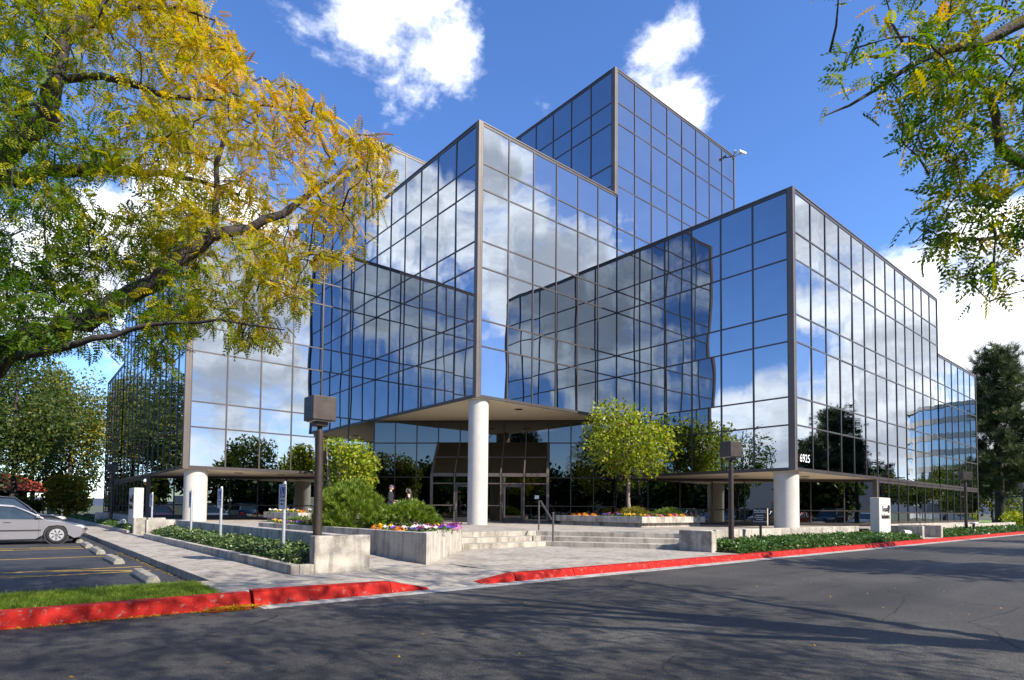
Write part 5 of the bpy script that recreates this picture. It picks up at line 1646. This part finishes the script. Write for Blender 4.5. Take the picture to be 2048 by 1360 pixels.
# dense trees at the far left
for i, (x, y, h, r, mt, lab, tb) in enumerate([
        (-17.2, 46, 15.5, 5.6, 'leaf_green', 'big shade tree with dark trunk beside the left glass wall', .45),
        (-25.5, 42, 14.0, 5.2, 'leaf_mixed', 'yellowing tree behind the parked cars at left edge', .5),
        (-15.5, 63, 17.0, 6.0, 'leaf_green', 'tall tree rising behind the red-roofed house', .5),
        (-33, 50, 17.5, 6.4, 'leaf_mixed', 'leafy tree beyond the side lot at left picture edge', .42),
        (-22.8, 66, 18.0, 6.5, 'leaf_dark', 'dark tree behind the house left of building', .5),
        (-44, 40, 15, 6.5, 'leaf_mixed', 'tree far left beyond the side lot', .45),
        (-50, 25, 14, 6.0, 'leaf_green', 'tree left of the side lot mirrored in glass', .45),
        (-48, 8, 12, 5.6, 'leaf_dark', 'darker tree west of the lot mirrored in glass', .5),
        (-41, 62, 18, 7.0, 'leaf_green', 'tall tree far behind the lot', .5),
        (-12.5, 56, 14.5, 5.2, 'leaf_mixed', 'yellow green tree at the far end of the left glass wall', .55),
        (-28.5, 58, 15, 6.0, 'leaf_green', 'round tree behind the house roof', .5),
        (-20.5, 38.5, 8.5, 3.6, 'leaf_dark', 'smaller dark tree in shade before the red-roofed house', .4)]):
    broad_tree('shade_tree', lab, x, y, 0, h * 1.2, r * 1.08, mt, 13000 if i < 5 or i > 8 else 3200, .31 if i < 5 or i > 8 else .42, 'bark_dark', 'trees around the side lot', 40 + i, .07, n_t=60, lumps=14, tint_base=tb, trunk_r=.33)
# trees across the road (their tops show in the glass, their shade falls on the road)
rr = np.random.default_rng(99)
lab = 'street tree across the road, seen only as shade on the road or reflection'
k = 0
for x, y, h, r in [(3.5, -27.0, 9.0, 4.2), (14.5, -26.8, 9.5, 4.4), (26, -27.2, 9.0, 4.2), (38, -27, 9, 4.2), (-27, -27.2, 8.5, 3.8), (74, -28.6, 8, 4.4), (82, -30, 7, 4.2), (91, -29, 6.5, 4.4), (101, -30, 7.5, 4.6), (112, -29, 7, 4.6), (47, -31, 6.5, 4.0)]:
    broad_tree('street_tree', lab, x, y, .1, h, r, 'leaf_mixed', 2600, .36, 'bark_dark', 'street trees across the road', 70 + k, .34, n_t=50, lumps=12, tint_base=.45); k += 1
for i in range(34):
    x = -84 + 5.4 * i + rr.normal() * 1.5
    y = -39 - rr.random() * 8 if not (16 < x < 80) else -46 - rr.random() * 7
    broad_tree('background_tree', 'tree in the far belt across the road seen only as reflection', x, y, 0, rr.uniform(6.5, 10.0), rr.uniform(3.8, 5.4), ['leaf_dark', 'leaf_green', 'leaf_mixed'][i % 3], 2600, .75, 'bark_dark', 'far tree belt across the road', 120 + i, .0, n_t=14, lumps=18, tint_base=.45)

# belt west of the side lot, mirrored in the left ground-floor glass
for i in range(14):
    broad_tree('background_tree', 'tree in the belt west of the side lot seen only as reflection', -40 - rr.random() * 6, -24 + 5.0 * i + rr.normal(), 0, rr.uniform(7, 10), rr.uniform(3.8, 5.0), ['leaf_dark', 'leaf_green', 'leaf_mixed'][i % 3], 2400, .7, 'bark_dark', 'tree belt west of the side lot', 170 + i, .0, n_t=14, lumps=18, tint_base=.42)

# dark trees beyond the right lawn
for i, (x, y, h, r) in enumerate([(78, -5, 10, 6.2), (86, -14, 9.5, 6.2), (74, 4, 11, 6.0), (96, -21, 10, 6.5), (106, -28, 10, 6.0)]):
    broad_tree('background_tree', ['dark tree behind the pine at right end', 'dark tree right of the pine trunk', 'dark tree behind the right end of facade', 'dark tree at right picture edge beyond the bushes', 'farthest dark tree beyond the right bushes'][i], x, y, 0, h, r, 'leaf_green' if i % 2 else 'leaf_mixed', 5200, .45, 'bark_dark', 'trees beyond the right lawn', 210 + i, .0, n_t=20, lumps=18, tint_base=.45)

# undergrowth at the far left
for i, (x, y, h, w_) in enumerate([(-13.0, 48.5, 4.6, 2.5), (-16.5, 50.5, 2.4, 2.2), (-12.0, 62, 10, 4.6), (-20.0, 64, 6.0, 4.0), (-27, 63, 6.0, 4.5), (-36, 64, 6.5, 5.0), (-37, 48, 3.5, 3.0)]):
    t = thing('bush', ['orange tinged bush at the far end of the left glass wall', 'low bush in shade beside the house porch', 'tall bush behind the end of the left wall', 'dense bush behind the right half of the red roof', 'dense bush behind the left half of the red roof', 'dense bush left of the house', 'bush beyond the far lot row'][i], 'bush', 'undergrowth beyond the side lot', (x, y, 0))
    P = ell_points(3600, (x, y, h * .5), (w_, w_ * .8, h * .55), seed=340 + i, lumps=20)
    P[:, 2] = np.maximum(P[:, 2], .05)
    MB().tube([(x, y, 0), (x + .1, y, h * .6)], [.10, .03], 6).build('stem', 'bark', t)
    scatter('foliage', *LEAF, P, unit(len(P)) + np.array([0, 0, .3]), rng.uniform(-3, 3, len(P)), .40 * rng.uniform(.6, 1.2, len(P)), 'leaf_mixed' if i == 0 else 'leaf_green', t, np.clip((.8 if i == 0 else .4) + rng.normal(size=len(P)) * .2, 0, 1))

# yellow hedge at the far right
for i, (x, y, h) in enumerate([(53.5, -11.4, 1.7), (61, -13.2, 1.7), (66, -14.5, 1.6), (72, -15.5, 1.7), (50.6, -7.5, 2.0)]):
    t = thing('bush', ['yellow green bush left of the pine trunk', 'bright yellow bush right of the pine trunk', 'yellow green hedge bush at right picture edge', 'farther yellow hedge bush at right picture edge', 'bush against the end of the glass facade'][i], 'bush', 'yellow bushes under the pine', (x, y, .2))
    P = ell_points(1800, (x, y, .2 + h * .5), (2.6, 1.6, h * .55), seed=300 + i, lumps=12)
    P[:, 2] = np.maximum(P[:, 2], .22)
    MB().tube([(x, y, .1), (x + .1, y, h * .6)], [.08, .03], 6).build('stem', 'bark', t)
    scatter('foliage', *LEAF, P, unit(len(P)) + np.array([0, 0, .4]), rng.uniform(-3, 3, len(P)), .22 * rng.uniform(.6, 1.2, len(P)), 'leaf_yellowgreen', t, np.clip(.68 + rng.normal(size=len(P)) * .2, 0, 1))

# ------------------------------------------------------------------ shrubs in the front planter
def mound(name, label, c, r, h, mat, n, size, up, tmpl=TUFT, tb=.5, cat='shrub'):
    t = thing(name, label, cat, None, c)
    rr = np.random.default_rng(int(abs(c[0]) * 100))
    a = unit(n, rr); a[:, 2] = np.abs(a[:, 2])
    lump = 1 + .10 * np.sin(a[:, 0] * 7 + 1) * np.cos(a[:, 1] * 6) + .06 * np.sin(a[:, 0] * 15 + a[:, 2] * 11)
    P = np.array(c) + a * np.array([r[0], r[1], h]) * lump[:, None] * rr.uniform(.80, 1.0, (n, 1)) ** 1
    D = a * np.array([.8, .8, .6]) + np.array([0, 0, up]) + rr.normal(size=(n, 3)) * .28
    b = MB()
    for k in range(7):
        q = a[k] * np.array([r[0], r[1], h]) * .75
        b.tube([c, np.array(c) + q * .5 + np.array([0, 0, .1]), np.array(c) + q], [.05, .03, .012], 6)
    b.build('stems', 'bark', t)
    scatter('foliage', *tmpl, P, D, rr.uniform(-PI, PI, n), size * rr.uniform(.7, 1.25, n), mat, t, np.clip(tb + rr.normal(size=n) * .22, 0, 1))
    return t
mound('pine_shrub', 'bushy green mugo pine filling the left of the front planter', (-9.25, -7.15, .72), (1.10, 1.25, 1.32), 1.32, 'needle_mugo', 2300, .21, .75, tb=.48) if False else None
def mound2(*a, **k): return mound(*a, **k)
mound2('pine_shrub', 'bushy green mugo pine filling the left of the front planter', (-9.40, -6.15, .72), (.98, 1.15), 1.36, 'needle_mugo', 2100, .22, .75, tb=.70)
SPRAY = (np.array([(0, 0, 0), (.35, .10, .02), (1, 0, -.12), (.35, -.10, .02), (.2, 0, 0), (.55, .34, .02), (.62, .30, 0), (.3, .02, 0), (.2, 0, 0), (.3, -.02, 0), (.62, -.30, 0), (.55, -.34, .02)]), np.array([(0, 1, 2, 3), (4, 5, 6, 7), (8, 9, 10, 11)]))
mound2('juniper_shrub', 'spreading feathery green juniper right of the mugo pine', (-8.50, -8.10, .70), (.98, .92), .84, 'needle_mugo', 3400, .17, .1, SPRAY, .62)
mound2('grey_shrub', 'small grey green mound among flowers behind the lamp post', (-9.85, -3.3, .78), (.5, .6), .28, 'leaf_ivy_pale', 500, .10, .3, LEAF, .55)
mound2('juniper_shrub', 'dry brownish mound shrub left of the golden tree trunk', (6.15, -4.85, 1.02), (.75, .75), .52, 'leaf_mixed', 900, .13, .4, SPRAY, .72)
mound2('juniper_shrub', 'green mound shrub right of the golden tree trunk', (8.6, -5.15, 1.02), (.95, .7), .50, 'needle_mugo', 1000, .13, .4, SPRAY, .5)
mound2('juniper_shrub', 'low green mound at the foot of golden tree trunk', (7.3, -5.3, 1.02), (.7, .5), .30, 'needle_mugo', 500, .12, .4, SPRAY, .35)

# ------------------------------------------------------------------ flowers
def petals(n, seed):
    rr = np.random.default_rng(seed)
    return unit(n, rr)
PANSY = []
FLOWER = (np.array([(0, 0, 0), (.2, .55, .12), (-.25, .9, .15), (-.6, .5, .12), (0, 0, 0), (-.6, .5, .12), (-.95, -.1, .15), (-.55, -.55, .12), (0, 0, 0), (-.55, -.55, .12), (-.1, -.95, .15), (.35, -.6, .12), (0, 0, 0), (.35, -.6, .12), (.9, -.15, .15), (.6, .45, .12)]), np.array([(0, 1, 2, 3), (4, 5, 6, 7), (8, 9, 10, 11), (12, 13, 14, 15)]))
FTYPES = {'yellow': (.10, 'yellow pansies'), 'violet': (.33, 'violet pansies'), 'white': (.50, 'white pansies'), 'wine': (.62, 'wine red pansies'), 'orange': (.76, 'orange chrysanthemum'), 'pink': (.86, 'pink chrysanthemum'), 'magenta': (.98, 'magenta chrysanthemum')}
FPROTO = {}
def flower(kind, x, y, z, where, s=1.0):
    mum = kind in ('orange', 'pink', 'magenta')
    if kind not in FPROTO:
        t = thing('flower_plant', '', 'flowers')
        rr = np.random.default_rng(len(kind) * 7 + ord(kind[0]))
        n = 26
        P = np.c_[rr.normal(size=(n, 2)) * .09, rr.uniform(.01, .10, n)]
        if mum: P = unit(40, rr) * np.array([.20, .20, .17]); P[:, 2] = np.abs(P[:, 2]); n = 40
        scatter('leaves', *LEAF, P, unit(n, rr) + np.array([0, 0, .5]), rr.uniform(-3, 3, n), .085 * rr.uniform(.7, 1.2, n), 'leaf_ivy', t, rr.uniform(.2, .7, n))
        if mum:
            m_ = 120; a = unit(m_, rr); a[:, 2] = np.abs(a[:, 2]); Q = a * np.array([.22, .22, .20]) + np.array([0, 0, .02]); D = a; sz = .042
        else:
            m_ = 9; Q = np.c_[rr.normal(size=(m_, 2)) * .085, rr.uniform(.10, .17, m_)]; D = np.c_[rr.normal(size=(m_, 2)) * .5 + np.array([-.45, -.55]), np.full(m_, .7)]; sz = .046
        D = D / np.linalg.norm(D, axis=1, keepdims=True)
        # flower template faces +z: turn so that its z follows D
        M = rot_from(D, np.zeros(m_))
        tv = FLOWER[0][:, [2, 0, 1]]
        V = np.einsum('nij,kj->nki', M, tv) * (sz * rr.uniform(.8, 1.2, m_))[:, None, None] + Q[:, None, :]
        k = len(tv)
        Fq = (FLOWER[1][None] + (np.arange(m_) * k)[:, None, None]).reshape(-1, 4)
        np_mesh('blossoms', V.reshape(-1, 3), Fq, 'petal', t, np.repeat(np.clip(FTYPES[kind][0] + rr.normal(size=m_) * .015, 0, 1), k))
        FPROTO[kind] = t; o = t
    else: o = copy_tree(FPROTO[kind])
    o.location = (x, y, z); o.rotation_euler.z = rng.uniform(-.4, .4); o.scale = (s, s, s)
    nm = FTYPES[kind][1]
    tag(o, nm + ' ' + where, 'flowers', 'bedding flowers')
rf = np.random.default_rng(17)
def row(p, q, n, kinds, z, where, jit=.10, s=1.0):
    p, q = np.array(p), np.array(q)
    for i in range(n):
        c = p + (q - p) * (i + .5) / n + rf.normal(size=2) * jit
        kd = kinds[int(rf.integers(0, len(kinds)))]
        flower(kd, c[0], c[1], z, where, s * rf.uniform(.85, 1.2) * (.72 if kd in ('orange', 'pink', 'magenta') else 1.05))
row((-9.72, -11.05), (-7.15, -8.5), 11, ['yellow', 'violet', 'white', 'wine', 'violet', 'pink'], .80, 'along the front edge of the big angled planter')
row((-9.85, -10.85), (-9.9, -8.7), 8, ['yellow', 'orange', 'violet', 'white'], .80, 'along the left edge of the big angled planter')
row((-9.55, -10.4), (-7.5, -8.9), 8, ['orange', 'yellow', 'wine', 'white', 'pink'], .80, 'at the foot of shrubs in the big planter')
row((-10.15, -6.3), (-10.3, -2.0), 16, ['yellow', 'violet', 'wine', 'yellow', 'orange'], .80, 'at the far left end of the big planter', .12)
row((-6.4, 5.45), (-1.6, 5.45), 14, ['violet', 'white', 'magenta', 'orange', 'pink', 'yellow'], 1.08, 'along the front of the multi-stem tree planter', .12, 1.15)
row((-6.4, 5.8), (-6.4, 9.6), 9, ['yellow', 'violet', 'white', 'yellow'], 1.08, 'on the left side of the multi-stem tree planter', .12, 1.1)
row((5.3, -1.2), (5.3, -5.8), 9, ['wine', 'orange', 'yellow', 'violet'], 1.06, 'on the shaded side of the golden tree planter', .12, 1.1)
row((5.4, -5.8), (9.9, -5.85), 13, ['white', 'yellow', 'magenta', 'orange', 'wine', 'yellow'], 1.06, 'along the front of the golden tree planter', .1, 1.1)

# ------------------------------------------------------------------ ivy beds, grass, litter
def ivy(name, label, x0, x1, y0, y1, hgt, n, mat, size=.085, hole=None, seed=0):
    rr = np.random.default_rng(seed)
    x = rr.uniform(x0, x1, n); y = rr.uniform(y0, y1, n)
    ex = np.minimum(np.minimum(x - x0, x1 - x), np.minimum(y - y0, y1 - y))
    z = hgt(x, y) * np.clip(.55 + ex / .35, .3, 1) + .05 * np.sin(x * 5.1 + y * 2.3) * np.sin(y * 4.3 - x) + rr.uniform(-.10, .035, n)
    P = np.c_[x, y, np.maximum(z, .12)]
    D = unit(n, rr) * np.array([1, 1, .45]) + np.array([0, 0, .12])
    tint = np.clip(.42 + rr.normal(size=n) * .22 + .10 * np.sin(x * 2.2) * np.cos(y * 1.7), 0, 1)
    o = scatter(name, *LEAF, P, D, rr.normal(size=n) * .6, size * rr.uniform(.6, 1.3, n), mat, None, tint)
    tag(o, label, 'ground cover', None, 'stuff')
    return o
def bedsoil(label, x0, x1, y0, y1, z):
    struct(MB().box(x0, x1, y0, y1, -.04, z).build('planting_bed', 'soil'))
bedsoil('', -13.14, -12.20, -11.80, 3.78, .22)
ivy('ivy', 'pale variegated ivy filling bed beside the parking walk', -13.16, -12.16, -11.82, 3.76, lambda x, y: .46 + .14 * (x + 13.15), 17000, 'leaf_ivy_pale', .085, seed=1)
bedsoil('', -13.14, -12.20, 7.2, 44, .22)
ivy('ivy', 'ivy bed around the left signboard', -13.2, -12.1, 7.2, 23, lambda x, y: .46 + 0 * x, 7000, 'leaf_ivy', .11, seed=2)
ivy('ivy', 'ivy bed farther along the parking walk', -13.2, -12.1, 23.6, 44, lambda x, y: .46 + 0 * x, 5000, 'leaf_ivy', .13, seed=7)
bedsoil('', -.64, 16.5, -14.03, -12.42, .16)
ivy('ivy', 'green ivy bed between the red curb and right wall', -.66, 16.52, -14.07, -12.42, lambda x, y: .30 + .20 * (y + 14.05) / 1.6, 26000, 'leaf_ivy', .10, seed=3)
bedsoil('', 19.95, 46, -14.03, -12.44, .16)
ivy('ivy', 'green ivy bed along far right red curb', 19.95, 46, -14.06, -12.44, lambda x, y: .28 + .20 * (y + 14.05) / 1.6, 13000, 'leaf_ivy', .15, seed=4)
struct(MB().box(16.9, 19.55, -14.04, -12.1, -.04, .16).build('path', 'concrete_walk'))

def grass(x0, x1, y0, y1, z, n, h, seed):
    rr = np.random.default_rng(seed)
    P = np.c_[rr.uniform(x0, x1, n), rr.uniform(y0, y1, n), np.full(n, z)]
    tv = np.array([(0, .05, 0), (0, -.05, 0), (.6, -.03, .05), (1, 0, .14), (.6, .03, .05)]); tf = np.array([(0, 1, 2, 4)])
    tv = np.array([(0, .06, 0), (0, -.06, 0), (1, -.012, .12), (1, .012, .12)]); tf = np.array([(0, 1, 2, 3)])
    D = rr.normal(size=(n, 3)) * np.array([.5, .5, 0]) + np.array([0, 0, 1])
    o = scatter('grass', tv, tf, P, D, rr.uniform(-3, 3, n), h * rr.uniform(.5, 1.25, n), 'grass_blade', None, np.clip(.5 + rr.normal(size=n) * .22 + .15 * np.sin(P[:, 0] * 3) * np.sin(P[:, 1] * 4), 0, 1))
    return tag(o, 'short bright green grass on strip between curb and parking lot', 'grass', None, 'stuff')
grass(-20.5, -14.99, -14.05, -12.44, .165, 42000, .062, 5)

# fallen leaves: along the red curb, in the gutter pool, on the lot edge
def litter():
    rr = np.random.default_rng(31)
    P = []
    n = 420; P.append(np.c_[rr.normal(-14.95, .20, n), -14.42 - np.abs(rr.normal(0, .055, n)), rr.uniform(.006, .05, n)])
    n = 260; P.append(np.c_[rr.uniform(-17.6, -15.1, n), -14.38 - np.abs(rr.normal(0, .05, n)), rr.uniform(.005, .02, n)])
    n = 220; P.append(np.c_[-14.74 - np.abs(rr.normal(0, .07, n)), rr.uniform(-11.5, -2, n), rr.uniform(.005, .02, n)])
    n = 70; P.append(np.c_[rr.uniform(-18, -4, n), rr.uniform(-22, -15, n), rr.uniform(.005, .012, n)])
    n = 40; P.append(np.c_[rr.uniform(-13.5, -4, n), rr.uniform(-13.8, -9, n), rr.uniform(.16, .165, n)])
    P = np.vstack(P); n = len(P)
    D = rr.normal(size=(n, 3)) * np.array([1, 1, .15])
    o = scatter('fallen_leaves', LEAF[0] * np.array([1, .7, 1]), LEAF[1], P, D, rr.normal(size=n) * .3, .045 * rr.uniform(.5, 1.3, n), 'leaf_locust', None, rr.uniform(.5, .95, n))
    tag(o, 'orange fallen leaves along the red curb and lot edge', 'leaves', None, 'stuff')
litter()
pd = [(-14.98 + .34 * math.cos(a) * (1 + .18 * math.sin(3 * a)), -14.53 + .10 * math.sin(a) * (1 + .2 * math.cos(2 * a)), .0062) for a in np.linspace(0, 2 * PI, 33)[:-1]]
tag(obj('puddle', pd, [tuple(range(32))], 'puddle'), kind='structure')
